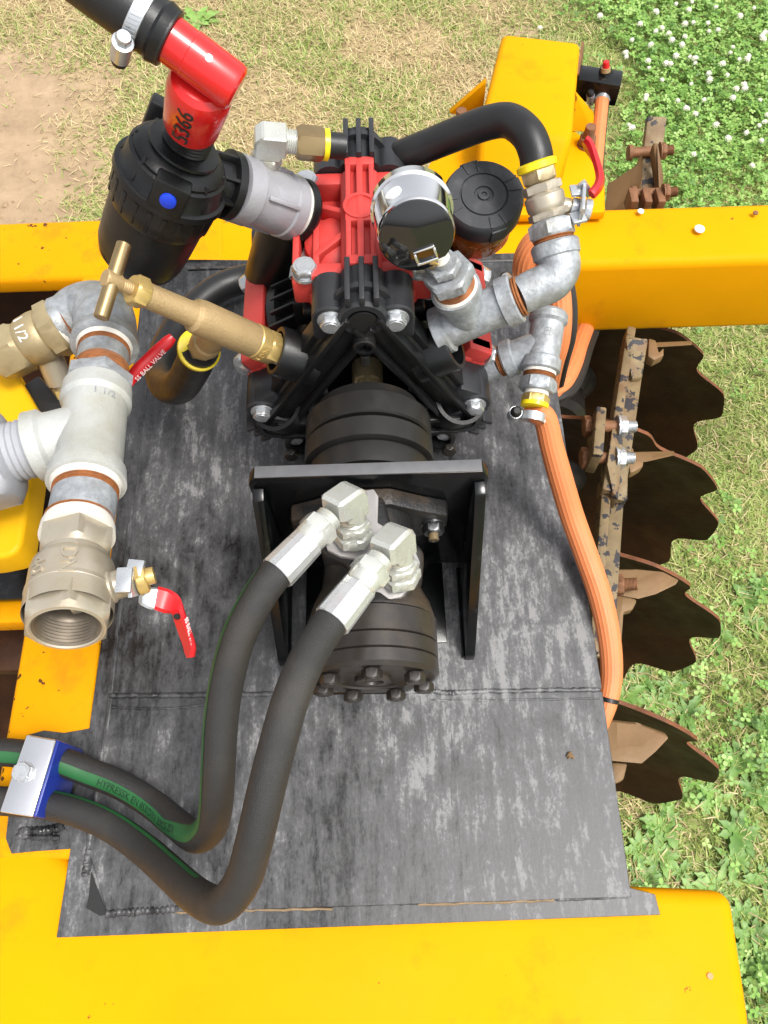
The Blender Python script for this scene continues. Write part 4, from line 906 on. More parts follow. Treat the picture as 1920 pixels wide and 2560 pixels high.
m = MB(); text_cyl(m, 'EI', .011, Q0.lerp(Q1, .42), qn, rQ*1.01, (-.1, -.5, .8), False, .0005); u, v = perp(qn); part('cast_mark', m, GALV, lt)
m = MB(); lathe(m, N1-nn*.002, nn, [(0, rQ*.98), (.004, rQ*.93)], 32); part('thread_tape', m, TAPE, lt)
m = MB(); lathe(m, N1+nn*.002, nn, thread(0, .005, rQ*.93, 3), 32); part('rusty_thread', m, THR, lt)
m = MB(); NE = P(1182, 938, .125); lathe(m, N1+nn*.006, NE-N1, [(0, rQ*.90), ((NE-N1).length-.006, rQ*.90)], 32); part('nipple', m, GALV, lt)
m = MB(); lathe(m, Q1-qn*.002, qn, [(0, rQ*.98), (.005, rQ*.96)], 32); part('thread_tape', m, TAPE, lt)
m = MB(); lathe(m, Q1+qn*.003, qn, thread(0, .005, rQ*.95, 3), 32); part('rusty_thread', m, THR, lt)
m = MB(); lathe(m, Q1+qn*.008, qn, hexp(0, .013, rQ*.98), 36); part('reducing_bush', m, GALV, lt)
m = MB(); lathe(m, Q1+qn*.021, qn, [(0, rQ*.72), (.004, rQ*.74)], 30); part('thread_tape', m, TAPE, lt)
m = MB(); lathe(m, Q1+qn*.025, qn, hexp(0, .010, rQ*.72), 36); part('brass_hose_tail', m, BRS, lt)

def clamp(label, c, ax, r, side, group='worm drive hose clamps', parent=None):
    t = thing('hose_clamp', label, 'hose clamp', c, group); ax = V(ax).normalized()
    m = MB(); lathe(m, V(c)-ax*.0045, ax, [(0, r*1.02), (.0004, r*1.06), (.0086, r*1.06), (.009, r*1.02)], 44, (False, False)); part('band', m, ZINB, t)
    m = MB(); u = V(side); u = (u-ax*u.dot(ax)).normalized(); v = ax.cross(u); n = 26
    for i in range(n):
        a_ = -1.9+3.4*i/n; dd = u*math.cos(a_+1.8)+v*math.sin(a_+1.8); tt = -u*math.sin(a_+1.8)+v*math.cos(a_+1.8)
        bar(m, V(c)+dd*r*1.06-ax*.0032+tt*.0006, V(c)+dd*r*1.06+ax*.0032-tt*.0006, .0011, .0010, up=dd, bv=0)
    part('worm_slots', m, ZINB, t)
    sc_ = V(c)+u*(r+.0065); m = MB(); lathe(m, sc_-v*.010, v, [(0, .0062), (.015, .0066), (.0155, .0050)], 18); part('screw_housing', m, ZINB, t)
    m = MB(); lathe(m, sc_+v*.0045, v, hexp(0, .006, .0042), 24); part('screw_head', m, ZINB, t)
    m = MB(); lathe(m, sc_-v*.011, -v, [(0, .0058), (.004, .0050), (.006, .003)], 14); part('screw_tip', m, HOLE, t); return t
OA = Q1+qn*.036; rO = W(1365, 1030, .14, 56)
oh = thing('lay_flat_hose', 'ribbed orange hose running down the right edge of the deck from the lower tee', 'hose', OA)
m = MB(); lathe(m, OA-qn*.001, qn, [(-.003, rO*1.0), (-.002, rO*1.22), (.002, rO*1.22), (.003, rO*1.0)], 36); part('yellow_ring', m, YRING, oh)
opath = [OA, OA.lerp(P(1364, 1045, .135), .5)+V((-.002, 0, 0)), P(1364, 1050, .133), P(1378, 1110, .112), P(1400, 1190, .085), P(1430, 1290, .05), P(1466, 1390, .028), P(1500, 1490, .014), P(1522, 1590, .004), P(1529, 1680, -.006), P(1520, 1750, -.014), P(1506, 1800, -.02), P(1488, 1850, -.03)]
m = MB(); tube(m, opath, [rO, rO*1.02, rO*1.02, rO*1.05, rO*1.1, rO*1.12, rO*1.12, rO*1.1, rO*1.05, rO*1.0, rO*.92, rO*.75, rO*.6], 72, 8, ripple=(18, .025)); part('hose_body', m, ORG, oh)
m = MB(); c = opath[-3]; ax = (opath[-2]-opath[-4]).normalized(); lathe(m, c, ax, [(-.0025, rO*.92), (-.002, rO*1.0), (.002, rO*1.0), (.0025, rO*.92)], 24); part('cable_tie', m, PLB, oh)
clamp('steel worm clamp on the orange hose below the lower tee', OA+qn*.012, qn, rO*1.05, (-1, 0, 0))
ol = thing('lay_flat_hose', 'ribbed orange hose looped up behind the large galvanised elbow', 'hose', P(1310, 700, .1))
m = MB(); lp_ = [P(1318, 760, .06), P(1312, 700, .09), P(1318, 640, .12), P(1348, 605, .135), P(1382, 660, .12), P(1398, 760, .09), P(1396, 840, .06), P(1380, 905, .02), P(1370, 960, -.04)]
tube(m, lp_, W(1310, 690, .09, 60), 72, 8, ripple=(18, .04)); part('hose_body', m, ORG, ol)
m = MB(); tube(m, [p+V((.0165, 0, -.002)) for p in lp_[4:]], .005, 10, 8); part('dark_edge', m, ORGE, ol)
clamp('steel worm clamp half hidden behind the galvanised elbow', P(1314, 690, .095), P(1313, 660, .11)-P(1314, 700, .09), W(1310, 690, .09, 62), (-1, -.3, 0))
o2 = thing('lay_flat_hose', 'short bend of orange hose emerging from under the rear yellow beam', 'hose', P(1430, 900, -.05))
m = MB(); lp_ = [P(1470, 800, -.17), P(1446, 860, -.12), P(1428, 915, -.09), P(1405, 958, -.07), P(1380, 975, -.06), P(1350, 985, -.06)]
tube(m, lp_, W(1420, 900, -.09, 50), 60, 8, ripple=(15, .04)); part('hose_body', m, ORG, o2)
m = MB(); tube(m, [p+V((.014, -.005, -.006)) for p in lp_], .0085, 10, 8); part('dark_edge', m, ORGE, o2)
# spray bar by the drawbar
nb = thing('nozzle_bar', 'short black square tube fixed to the right side of the drawbar', 'tube', P(1490, 220, .03))
m = MB(); bar(m, P(1432, 205, .03), P(1548, 222, .03), .034, .034, bv=.002); part('square_tube', m, BLK, nb)
nz = thing('spray_nozzle', 'black and red spray nozzle sticking up behind the black square tube', 'nozzle', P(1514, 185, .04))
m = MB(); lathe(m, P(1513, 205, .03), P(1514, 160, .06)-P(1513, 205, .03), [(0, .013), (.012, .013), (.016, .011), (.026, .007)], 20); part('nozzle_body', m, PLB, nz)
m = MB(); lathe(m, P(1514, 178, .05), P(1515, 160, .06)-P(1514, 178, .05), [(0, .0075), (.006, .007)], 16); part('brass_collar', m, BRSC, nz)
m = MB(); lathe(m, P(1515, 168, .056), P(1515, 150, .066)-P(1515, 168, .056), [(0, .005), (.008, .0045), (.009, .003)], 12); part('red_tip', m, REDH, nz)
o3 = thing('lay_flat_hose', 'orange hose running from the black square tube down past the red lever', 'hose', P(1500, 300, .02))
m = MB(); lp_ = [P(1508, 232, .025), P(1504, 260, .02), P(1496, 340, .01), P(1488, 430, .0), P(1484, 500, -.04), P(1480, 560, -.1)]
tube(m, lp_, W(1500, 300, .02, 33), 48, 8, ripple=(12, .04)); part('hose_body', m, ORG, o3)
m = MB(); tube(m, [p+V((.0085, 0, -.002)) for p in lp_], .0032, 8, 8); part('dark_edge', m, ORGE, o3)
clamp('small steel clamp at the top of the orange hose under the black square tube', P(1506, 246, .022), lp_[1]-lp_[0], W(1500, 300, .02, 35), (-1, 0, -.3))

# ================================================================== BRASS RELIEF VALVE, LEFT
RA = portL-outL*.004; RB = P(362, 736, .325); rdv, rl = axis_(RA, RB); rn = rdv.normalized(); r1 = W(600, 810, .25, 86); r2 = W(420, 750, .28, 62)
rv = thing('relief_valve', 'cast brass pressure relief valve with T handle on the left of the pump', 'valve', RA)
m = MB(); lathe(m, RA-rn*.003, rn, [(0, r1*.80), (.010, r1*.80)], 24); part('thread_tape', m, TAPE, rv)
m = MB(); lathe(m, RA+rn*.006, rn, hexp(0, .015, r1*.88), 36); lathe(m, RA+rn*.021, rn, [(0, r1*.98), (.001, r1*1.03), (.011, r1*1.03), (.012, r1*.98)], 36); part('end_nut', m, BRS, rv)
m = MB(); lathe(m, RA+rn*.033, rn, [(0, r1*.98), (.002, r1), (rl*.40, r1*1.0), (rl*.44, r1*.94), (rl*.46, r2*1.06), (rl*.50, r2), (rl-.033, r2*.96), (rl-.032, r2*.90)], 40)
bo = RA+rn*(rl*.46); bt = P(505, 868, .215); bdd, bll = axis_(bo, bt); bnn = bdd.normalized()
lathe(m, bo, bdd, [(0, r1*.78), (bll*.66, r1*.78), (bll*.70, r1*.90), (bll*.84, r1*.94), (bll*.86, r1*.86), (bll*.97, r1*.86), (bll, r1*.8)], 36); part('valve_body', m, BRSC, rv, ang=25)
m = MB(); lathe(m, bt-bnn*.001, bnn, hexp(0, .008, r1*.72), 36); part('outlet_nut', m, BRSD, rv)
m = MB(); lathe(m, RA+rn*(rl-.0005), rn, hexp(0, .0125, r2*1.05), 36); part('lock_nut', m, BRS, rv)
RC = RB+rn*.012
m = MB(); lathe(m, RC, rn, thread(0, .010, r2*.50, 6)+[(.010, r2*.60), (.011, r2*.66), (.022, r2*.66), (.023, r2*.58)], 24); part('adjusting_screw', m, BRSC, rv)
hc = RC+rn*.016; hA, hB = P(319, 614, .345), P(262, 796, .330); hd = (hA-hB).normalized()
m = MB(); lathe(m, hc-hd*.5*(hA-hB).length, hd, [(0, .0052), (.0006, .0058), ((hA-hB).length-.0006, .0058), ((hA-hB).length, .0052)], 20); part('t_handle', m, BRSO, rv)
m = MB(); text_cyl(m, 'ING SI', .0075, RA+rn*.0265, rn, r1*1.035, (-.1, -.8, .4), False, .0004); part('cast_lettering', m, BRS, rv)
rh = thing('rubber_hose', 'black rubber return hose looping down from the brass relief valve', 'hose', bt)
rR = W(470, 940, .12, 84); m = MB()
lathe(m, bt+bnn*.010, bnn, [(-.003, rR*.95), (-.002, rR*1.14), (.002, rR*1.14), (.003, rR*.95)], 36); part('yellow_ring', m, YRING, rh)
m = MB(); tube(m, [bt+bnn*.006, P(478, 925, .165), P(448, 968, .115), P(412, 962, .07), P(402, 915, .045), P(425, 850, .033), P(475, 780, .030), P(545, 722, .030), P(620, 696, .03), P(690, 690, .04)], rR, 26, 8); part('hose_body', m, RUB, rh)

# ================================================================== SUCTION FILTER, TOP LEFT
FT, FB = P(470, 346, .400), P(346, 640, .295); fdv, fl = axis_(FT, FB); fn = fdv.normalized(); fr_ = W(400, 480, .36, 280)
sf = thing('suction_filter', 'black plastic canister filter with a blue plug on its side', 'filter', FT)
m = MB(); lathe(m, FT-fn*fl*.16, fn, [(0, fr_*.36), (.001, fr_*.38)] + thread(.002, fl*.20, fr_*.41, 8) + [(fl*.205, fr_*.42), (fl*.21, fr_*.60), (fl*.225, fr_*.61), (fl*.24, fr_*.56), (fl*.25, fr_*.62), (fl*.262, fr_*.74), (fl*.29, fr_*.81), (fl*.31, fr_*.80), (fl*.32, fr_*.86), (fl*.42, fr_*.90), (fl*.45, fr_*.95)], 56); part('filter_head', m, PLB, sf)
f0 = FT+fn*fl*.28
m = MB(); lathe(m, f0, fn, [(0, fr_*.94), (.001, fr_*1.0), (.006, fr_*1.01), (.007, fr_*.95), (.018, fr_*.94), (.020, fr_*.95), (.030, fr_*.92), (.034, fr_*.88)], 56); u, v = perp(fn)
for i in range(22):
    t = i*2*math.pi/22; dd = u*math.cos(t)+v*math.sin(t); bar(m, f0+fn*.010+dd*fr_*.935, f0+fn*.030+dd*fr_*.915, .0045, .0022, up=dd, bv=.0006)
part('lock_ring', m, PLB, sf)
m = MB(); fe = fl*.52; lathe(m, f0+fn*.032, fn, [(0, fr_*.88), (fe*.40, fr_*.86), (fe*.72, fr_*.83), (fe*.88, fr_*.76), (fe*.97, fr_*.62), (fe*1.0, fr_*.40)], 56); part('filter_bowl', m, PLB, sf)
fcd = V((.22, -.82, .5)); fcd = (fcd-fn*fcd.dot(fn)).normalized()
for t in (-.75, -.25, .3, .75, 1.6, 2.4, 3.2, 4.0, 4.8):
    dd = (fcd*math.cos(t)+fn.cross(fcd)*math.sin(t)).normalized(); m = MB(); bar(m, FT+fn*fl*.11+dd*fr_*.74, FT+fn*fl*.28+dd*fr_*.88, .0030, .005, up=dd, bv=.0008); part('head_rib', m, PLB, sf)
m = MB(); box(m, FT+fn*fl*.20+fcd*fr_*.82, .026, .016, .026, Matrix((fn.cross(fcd), fcd, fn)).transposed(), .002); part('gauge_pad', m, PLB, sf)
m = MB(); lathe(m, FT+fn*fl*.20+fcd*(fr_*.82+.0078), fcd, [(0, .0062), (.002, .0060), (.0026, .005)], 20); part('blue_plug', m, BLUP, sf)
m = MB(); box(m, P(384, 296, .375), .014, .016, .036, Matrix((fn.cross(fcd), fcd, fn)).transposed(), .003); part('top_lug', m, PLB, sf)
fo0, fo1 = P(500, 440, .350), P(580, 466, .332); fod = (fo1-fo0).normalized(); rG = W(660, 495, .3, 148); fol = (fo1-fo0).length
m = MB(); lathe(m, fo0-fod*.02, fod, [(0, rG*.80), (fol+.012, rG*.80), (fol+.013, rG*1.06), (fol+.020, rG*1.06), (fol+.021, rG*.9)], 36)
u, v = perp(fod)
for t in (0, .8, 1.57, 2.4, 3.14, 4.71): dd = u*math.cos(t)+v*math.sin(t); bar(m, fo0+dd*rG*.80, fo1+dd*rG*.86, .003, .010, up=dd, bv=.0006)
part('outlet_neck', m, PLB, sf)
# grey coupling into the pump
G0, G1 = fo1, P(740, 524, .285); gdv, gl = axis_(G0, G1); gn = gdv.normalized()
gc = thing('pipe_coupling', 'grey painted cast pipe coupling between the black filter and the pump', 'pipe fitting', G0)
m = MB(); lathe(m, G0, gn, [(0, rG*.92), (.001, rG*1.06), (.016, rG*1.08), (.018, rG*.99), (gl*.40, rG*.96), (gl*.44, rG*.98), (gl*.74, rG*1.0), (gl*.76, rG*1.07), (gl-.006, rG*1.08), (gl-.005, rG*.98)], 44)
u, v = perp(gn, V((0, -.4, 1)))
for t in (.5, -.9, 2.4): 
    dd = u*math.cos(t)+v*math.sin(t); bar(m, G0+gn*.02+dd*rG*.98, G0+gn*gl*.76+dd*rG*1.0, .004, .006, up=dd, bv=.001)
part('coupling_body', m, GRYP, gc)
m = MB(); lathe(m, G1-gn*.005, gn, [(0, rG*.98), (.004, rG*.98)], 40); part('thread_tape', m, TAPE, gc)
m = MB(); lathe(m, G1-gn*.001, gn, [(0, rG*1.06), (.006, rG*1.08), (.008, rG*1.0), (.012, rG*.9)], 40); part('black_collar', m, PLB, gc)
# zinc swivel elbow on top of the coupling
zf = thing('swivel_elbow', 'zinc plated swivel elbow with brass nut rising from the grey coupling', 'pipe fitting', P(660, 400, .33))
z0, z1 = P(664, 428, .322), P(672, 322, .366); zd = (z1-z0).normalized(); zl = (z1-z0).length; zr = W(660, 360, .35, 74)
m = MB(); lathe(m, z0-zd*.016, zd, [(0, zr*1.05), (.015, zr*.92)], 28); part('weld_boss', m, GRYP, zf)
m = MB(); lathe(m, z0, zd, hexp(0, zl*.16, zr*.96)+[(zl*.17, zr*.90)]+hexp(zl*.18, zl*.46, zr*.92), 36); part('swivel_nut', m, ZINC, zf)
m = MB(); zo = P(800, 352, .350)-z1; zo = (zo-zd*zo.dot(zd)).normalized(); vv_ = zd.cross(zo).normalized(); zb_ = zr*.92; q0 = z0+zd*zl*.44; q1 = z0+zd*(zl*.44+zr*2.0)
prism(m, [q0-zo*zb_-vv_*zb_*.9, q0+zo*zb_-vv_*zb_*.9, q0+zo*zb_+zd*zr*.25-vv_*zb_*.9, q0+zo*zb_*1.35+zd*zr*.4-vv_*zb_*.9, q1+zo*zb_*1.35-vv_*zb_*.9, q1-zo*zb_*.45-vv_*zb_*.9, q1-zo*zb_-zd*zr*.55-vv_*zb_*.9], vv_*zb_*1.8, .004, 1)
part('elbow_block', m, ZINC, zf, ang=20)
zc0 = z0+zd*(zl*.44+zr*1.15)+zo*(zb_*1.35-.020)
m = MB(); lathe(m, zc0+zo*.019, zo, thread(0, .010, zr*.80, 5), 28); part('thread', m, ZINC, zf)
m = MB(); lathe(m, zc0+zo*.028, zo, hexp(0, .024, zr*.98)+[(.025, zr*.75), (.029, zr*.7)], 36); part('brass_nut', m, BRSO, zf)
m = MB(); lathe(m, zc0+zo*.053, zo, [(-.003, zr*.75), (-.002, zr*1.02), (.002, zr*1.02), (.003, zr*.75)], 32); part('yellow_ring', m, YRING, zf)
m = MB(); lathe(m, zc0+zo*.055, zo, [(0, zr*.85), (.014, zr*.85)], 24); part('hose_stub', m, RUB, zf)
# red pipe elbow and suction hose
re = thing('pipe_elbow', 'glossy red plastic elbow standing on the black filter inlet', 'pipe fitting', FT)
e0, e1 = FT-fn*fl*.16, P(503, 214, .462); e0 = P(478, 312, .424); ed_, el_ = axis_(e0, e1); en = ed_.normalized(); ra = W(478, 300, .42, 138)
e2 = P(416, 92, .492); e1b = P(566, 204, .470); ev = (e2-e1b); evn = ev.normalized(); rb = W(480, 140, .48, 116)
m = MB(); lathe(m, e0, en, [(0, ra*.90), (.001, ra*.97), (.003, ra*1.0), (el_*.50, ra*1.06), (el_*.80, ra*1.10), (el_*.96, ra*1.08), (el_*1.06, ra*1.0), (el_*1.14, ra*.80), (el_*1.19, ra*.3)], 48)
lathe(m, e1b, ev, [(-.0085, rb*.80), (-.0070, rb*.97), (-.004, rb*1.02), (ev.length*.62, rb*1.02), (ev.length*.63, rb*.985), (ev.length+.01, rb*.985)], 48); part('elbow_body', m, REDV, re, ang=24)
m = MB(); lathe(m, e0-en*.003, en, [(0, ra*.84), (.005, ra*.93)], 36); part('thread_tape', m, TAPE, re)
up_ = V((-.2, -.3, .95)); up_ = (up_-ev.normalized()*up_.dot(ev.normalized())).normalized()
m = MB(); lathe(m, e1b+ev*.33+up_*(rb*1.02-.0004), up_, [(-.001, .0026), (.0005, .0024)], 14); part('injection_mark', m, WHS, re)
m = MB(); text_cyl(m, '5366', .0170, e0+en*el_*.56, en, ra*1.10, (-.05, -.86, .45), True, .0003); part('handwriting', m, INK, re)
sh = thing('suction_hose', 'thick black suction hose clamped onto the red elbow at the top left', 'hose', e2)
sdv = evn; rs = W(372, 60, .49, 142)
m = MB(); tube(m, [e2-sdv*.002, e2+sdv*.02, e2+sdv*.06, e2+sdv*.12+V((0, 0, .004)), e2+sdv*.20+V((-.005, .005, .014)), e2+sdv*.32+V((-.02, .02, .04))], rs, 36, 8); part('hose_body', m, RUB, sh)
m = MB(); lathe(m, e2-sdv*.003, sdv, [(0, rs*.82), (.0005, rs*.98), (.008, rs*1.07), (.010, rs*1.02)], 40); part('hose_cuff', m, PLB, sh)
m = MB(); text_cyl(m, '19', .02, e2+sdv*.07, sdv, rs*1.01, (.0, -.5, .85), False, .0003); part('chalk_mark', m, mat('chalk', (.12, .10, .10), .8), sh)
clamp('large steel worm clamp holding the black suction hose on the red elbow', e2+sdv*.017, sdv, rs*1.0, (-.40, -.9, -.15))

# ================================================================== LEFT PIPE STACK
lz = .27
E1 = P(236, 842, .262); E0 = P(262, 795, .262)
le = thing('pipe_elbow', 'galvanised elbow at the top of the left pipe stack under the T handle', 'pipe fitting', E1)
TTa, TTb = P(246, 958, .268), P(216, 1212, .288); LD = (TTb-TTa).normalized()
rL = W(240, 880, .265, 130)
ebk = P(152, 842, .248)
m = MB(); ecorner = P(262, 772, .258)
tube(m, [P(262, 862, .265), P(264, 815, .262), P(250, 778, .258), P(205, 775, .254), P(168, 800, .250)], [rL*1.14, rL*1.18, rL*1.18, rL*1.04, rL*.98], 36, 8)
lathe(m, P(262, 862, .265), LD, [(-.012, rL*1.10), (-.008, rL*1.24), (.002, rL*1.27), (.003, rL*1.15)], 40)
ebd = (P(140, 820, .247)-P(205, 785, .254)).normalized(); lathe(m, P(172, 800, .2505), ebd, [(-.004, rL*.9), (0, rL*1.05), (.006, rL*1.08), (.007, rL)], 40); part('elbow_body', m, GALV, le)
m = MB(); lathe(m, P(262, 862, .265)+LD*.003, LD, [(0, rL*1.04), (.004, rL*.98)], 36); part('thread_tape', m, TAPE, le)
m = MB(); lathe(m, P(262, 862, .265)+LD*.006, LD, thread(0, .006, rL*.97, 3), 36); part('rusty_thread', m, THR, le)
np0 = P(262, 862, .265)+LD*.012; npl = (TTa-np0).dot(LD)
m = MB(); lathe(m, np0, LD, [(0, rL*.94), (npl-.012, rL*.94)], 36); part('nipple', m, GALV, le)
m = MB(); lathe(m, np0+LD*(npl-.014), LD, thread(0, .010, rL*.97, 4), 36); part('rusty_thread', m, THR, le)
lt2 = thing('pipe_tee', 'pale galvanised tee in the middle of the left pipe stack', 'pipe fitting', TTa, 'galvanised pipe tees')
rM = W(230, 1090, .28, 154); tl = (TTb-TTa).length
m = MB(); lathe(m, TTa-LD*.006, LD, hexp(0, .014, rM*1.02), 36); part('reducing_bush', m, GALV, lt2)
m = MB(); lathe(m, TTa+LD*.008, LD, [(0, rM*1.08), (.001, rM*1.13), (.015, rM*1.15), (.019, rM*1.03), (tl-.028, rM*1.03), (tl-.022, rM*1.16), (tl-.009, rM*1.2), (tl-.008, rM*1.1)], 48)
tc0 = TTa.lerp(TTb, .50); tcb = P(82, 1118, .278); tcd = (tcb-tc0).normalized(); tcl = (tcb-tc0).length
lathe(m, tc0, tcd, [(0, rM*.98), (tcl*.60, rM*.98), (tcl*.70, rM*1.0), (tcl*.76, rM*1.14), (tcl*.98, rM*1.16), (tcl, rM*1.06)], 44); part('tee_body', m, GALW, lt2, ang=28)
m = MB(); text_cyl(m, '1 1/2', .009, TTa.lerp(TTb, .30), LD, rM*1.035, (.55, -.2, .8), False, .0004); part('cast_mark', m, GALV, lt2)
m = MB(); lathe(m, TTb-LD*.001, LD, [(0, rM*1.08), (.006, rM*1.02)], 40); part('thread_tape', m, TAPE, lt2)
m = MB(); lathe(m, TTb+LD*.004, LD, thread(0, .007, rM*.99, 3), 40); part('rusty_thread', m, THR, lt2)
VA = P(196, 1318, .298)
m = MB(); nl2 = (VA-TTb).length; lathe(m, TTb+LD*.011, VA-TTb, [(0, rM*.96), (nl2-.014, rM*.96)], 40); part('nipple', m, GALV, lt2)
m = MB(); lathe(m, VA-LD*.008, LD, thread(0, .006, rM*.99, 3), 40); part('rusty_thread', m, THR, lt2)
# union at the left edge
un = thing('pipe_union', 'light grey plastic hexagonal union at the left edge of the photo', 'pipe fitting', tcb)
m = MB(); lathe(m, tcb-tcd*.002, tcd, thread(0, .020, rM*.98, 4), 40); part('threaded_tail', m, GREY, un)
m = MB(); lathe(m, tcb+tcd*.016, tcd, [(0, rM*1.15), (.002, rM*1.30)]+hexp(.003, .040, rM*1.50)+[(.041, rM*1.3), (.12, rM*1.3)], 48, phase=.25); part('union_nut', m, GREY, un)
# big ball valve
VB = P(166, 1572, .322); vdv, vln = axis_(VA, VB); vd_ = vdv.normalized(); rB = W(170, 1440, .31, 205)
bb = thing('ball_valve', 'large nickel plated ball valve with open threaded end at the lower left', 'valve', VA)
m = MB(); lathe(m, VA-vd_*.003, vd_, [(0, rM*1.0), (.004, rM*1.05), (.012, rM*1.07)], 40); part('thread_tape', m, TAPE, bb)
m = MB(); lathe(m, VA+vd_*.006, vd_, hexp(0, .023, rB*.82)+[(.024, rB*.84), (.028, rB*.86), (.031, rB*.96), (.036, rB*1.0), (.065, rB*1.02), (.066, rB*1.0), (.070, rB*1.0), (.071, rB*1.02), (vln-.034, rB*1.03), (vln-.031, rB*1.04), (vln-.029, rB*.98)]+hexp(vln-.029, vln-.006, rB*.90)+[(vln-.006, rB*.84), (vln-.0055, rB*.80), (vln-.0065, rB*.765)], 60, (True, False), phase=.12); part('valve_body', m, NICK, bb)
m = MB(); lathe(m, VA+vd_*.006, vd_, [(vln-.0066, rB*.765)]+[(vln-.0066-.0013*i, rB*(.70 if i % 2 else .745)) for i in range(1, 16)]+[(vln-.030, rB*.66), (vln-.046, rB*.60), (vln-.047, rB*.2)], 60, (False, True)); part('threaded_bore', m, mat('dark_nickel_bore', (.17, .14, .105), .45, metal=.5, var=.3, vs=40), bb, ang=60)  # inside of the bore in a darker nickel tone than the body
for s_t, off in (('DN', .0105), ('40', -.0105)):
    tq = V((1, 0, 0)); dd = V((math.sin(off/rB*1.0)-.10, -.10, 1)); m = MB(); text_cyl(m, s_t, .0150, VA+vd_*.052, vd_, rB*1.012, dd, True, .0014); part('cast_lettering', m, NICK, bb)
S0 = VA+vd_*.062; S1 = P(330, 1452, .312); s_d = (S1-S0).normalized(); s_l = (S1-S0).length
m = MB(); lathe(m, S0, s_d, [(0, rB*.42), (rB*1.0, rB*.42), (rB*1.06, rB*.36), (s_l-.004, rB*.345), (s_l-.003, rB*.2), (s_l+.012, rB*.19)], 30); part('stem_housing', m, NICK, bb)
m = MB(); bar(m, P(291, 1452, .333), P(330, 1450, .333), .017, .004, bv=.0006); bar(m, P(318, 1420, .320), P(358, 1424, .320), .012, .004, bv=.0006); bar(m, P(334, 1418, .318), P(340, 1490, .310), .003, .026, bv=.0006, up=V((0, 0, 1)))
strip(m, [P(352, 1486, .308), P(372, 1470, .304), P(400, 1470, .3015)], [P(350, 1512, .304), P(372, 1522, .301), P(392, 1524, .2985)], .003); part('lever_plate', m, ZINB, bb)
m = MB(); lathe(m, S1+s_d*.003, s_d, hexp(0, .007, .0105)+[(.0072, .006), (.012, .0058)], 30); part('lever_nut', m, BRS, bb)
m = MB(); strip(m, [P(396, 1466, .302), P(426, 1475, .300), P(450, 1494, .296), P(458, 1526, .290), P(470, 1562, .280), P(483, 1600, .268), P(487, 1622, .262), P(482, 1643, .256)], [P(386, 1524, .300), P(408, 1532, .297), P(430, 1536, .288), P(440, 1556, .276), P(450, 1584, .264), P(460, 1612, .254), P(465, 1632, .250), P(471, 1644, .250)], .0045)
part('red_lever', m, REDH, bb)
m = MB(); lathe(m, P(441, 1541, .2905), (-.2, -.2, 1), [(-.002, .0022), (.0006, .002)], 12); part('lever_hole', m, HOLE, bb)
m = MB(); text_flat(m, 'SS BALL VALVE', .0050, (P(468, 1575, .277)+P(463, 1600, .266)).lerp(V((0, 0, 0)), .5)+V((.0030, 0, .0012)), P(472, 1622, .256)-P(452, 1542, .285), (.8, -.1, .6)); part('lever_print', m, WHT, bb)
# brass ball valve at top left
w0, w1 = P(160, 812, .2495), P(22, 882, .236); wd = (w1-w0).normalized(); wl = (w1-w0).length; rW = W(100, 850, .245, 120)
bw = thing('ball_valve', 'dull brass ball valve on the elbow at the upper left, marked with its size', 'valve', w0)
m = MB(); lathe(m, w0-wd*.006, wd, [(0, rW*.94), (.006, rW*1.0)], 40); part('thread_tape', m, TAPE, bw)
m = MB(); lathe(m, w0-wd*.009, wd, thread(0, .005, rW*.93, 3), 36); part('rusty_thread', m, THR, bw)
m = MB(); lathe(m, w0, wd, hexp(0, .016, rW*1.08)+[(.017, rW*1.02), (.019, rW*1.08), (.024, rW*1.10), (wl*.62, rW*1.06), (wl*.68, rW*.98)]+hexp(wl*.70, wl+.012, rW*.98), 48); part('valve_body', m, BRSD, bw)
m = MB(); text_cyl(m, '1 1/2', .013, w0+wd*wl*.52, wd, rW*1.085, (-.1, -.15, 1), False, .0005); part('cast_lettering', m, WHS, bw)
ws0 = w0.lerp(w1, .42); ws1 = P(152, 960, .20); wsd = (ws1-ws0).normalized()
m = MB(); lathe(m, ws0, wsd, [(0, .012), (.046, .012), (.047, .0075), (.064, .0075)], 24); part('stem_housing', m, NICK, bw)
m = MB(); lathe(m, ws0+wsd*.052, wsd, hexp(0, .011, .009), 24); lathe(m, ws0+wsd*.066, wsd, hexp(0, .007, .009), 24); part('lever_nut', m, BRS, bw)
m = MB(); bar(m, P(76, 960, .19), P(146, 1040, .19), .022, .008, bv=.002); part('lever_plate', m, RUB, bw)
m = MB(); hp_ = [P(318, 958, .205), P(345, 925, .210), P(385, 886, .215), P(418, 856, .220), P(432, 842, .222)]
lh = thing('valve_lever', 'red vinyl lever reading SS BALL VALVE beside the left pipe stack', 'lever', hp_[0])
tube(m, hp_, [.0055, .0060, .0060, .0058, .0042], 18, 6, up=V((.45, -.45, .9)), flat=.6); part('red_sleeve', m, REDH, lh)
m = MB(); bar(m, P(240, 1010, .19), P(322, 952, .204), .016, .004, bv=.0006); part('steel_shank', m, ZINB, lh)
m = MB(); dxx = hp_[3]-hp_[0]; nn_ = V((.45, -.45, .9)); text_flat(m, 'SS BALL VALVE', .0058, (hp_[0]+hp_[3])*.5+nn_.normalized()*.0040+V((.003, -.004, 0)), dxx, nn_); part('lever_print', m, WHT, lh)
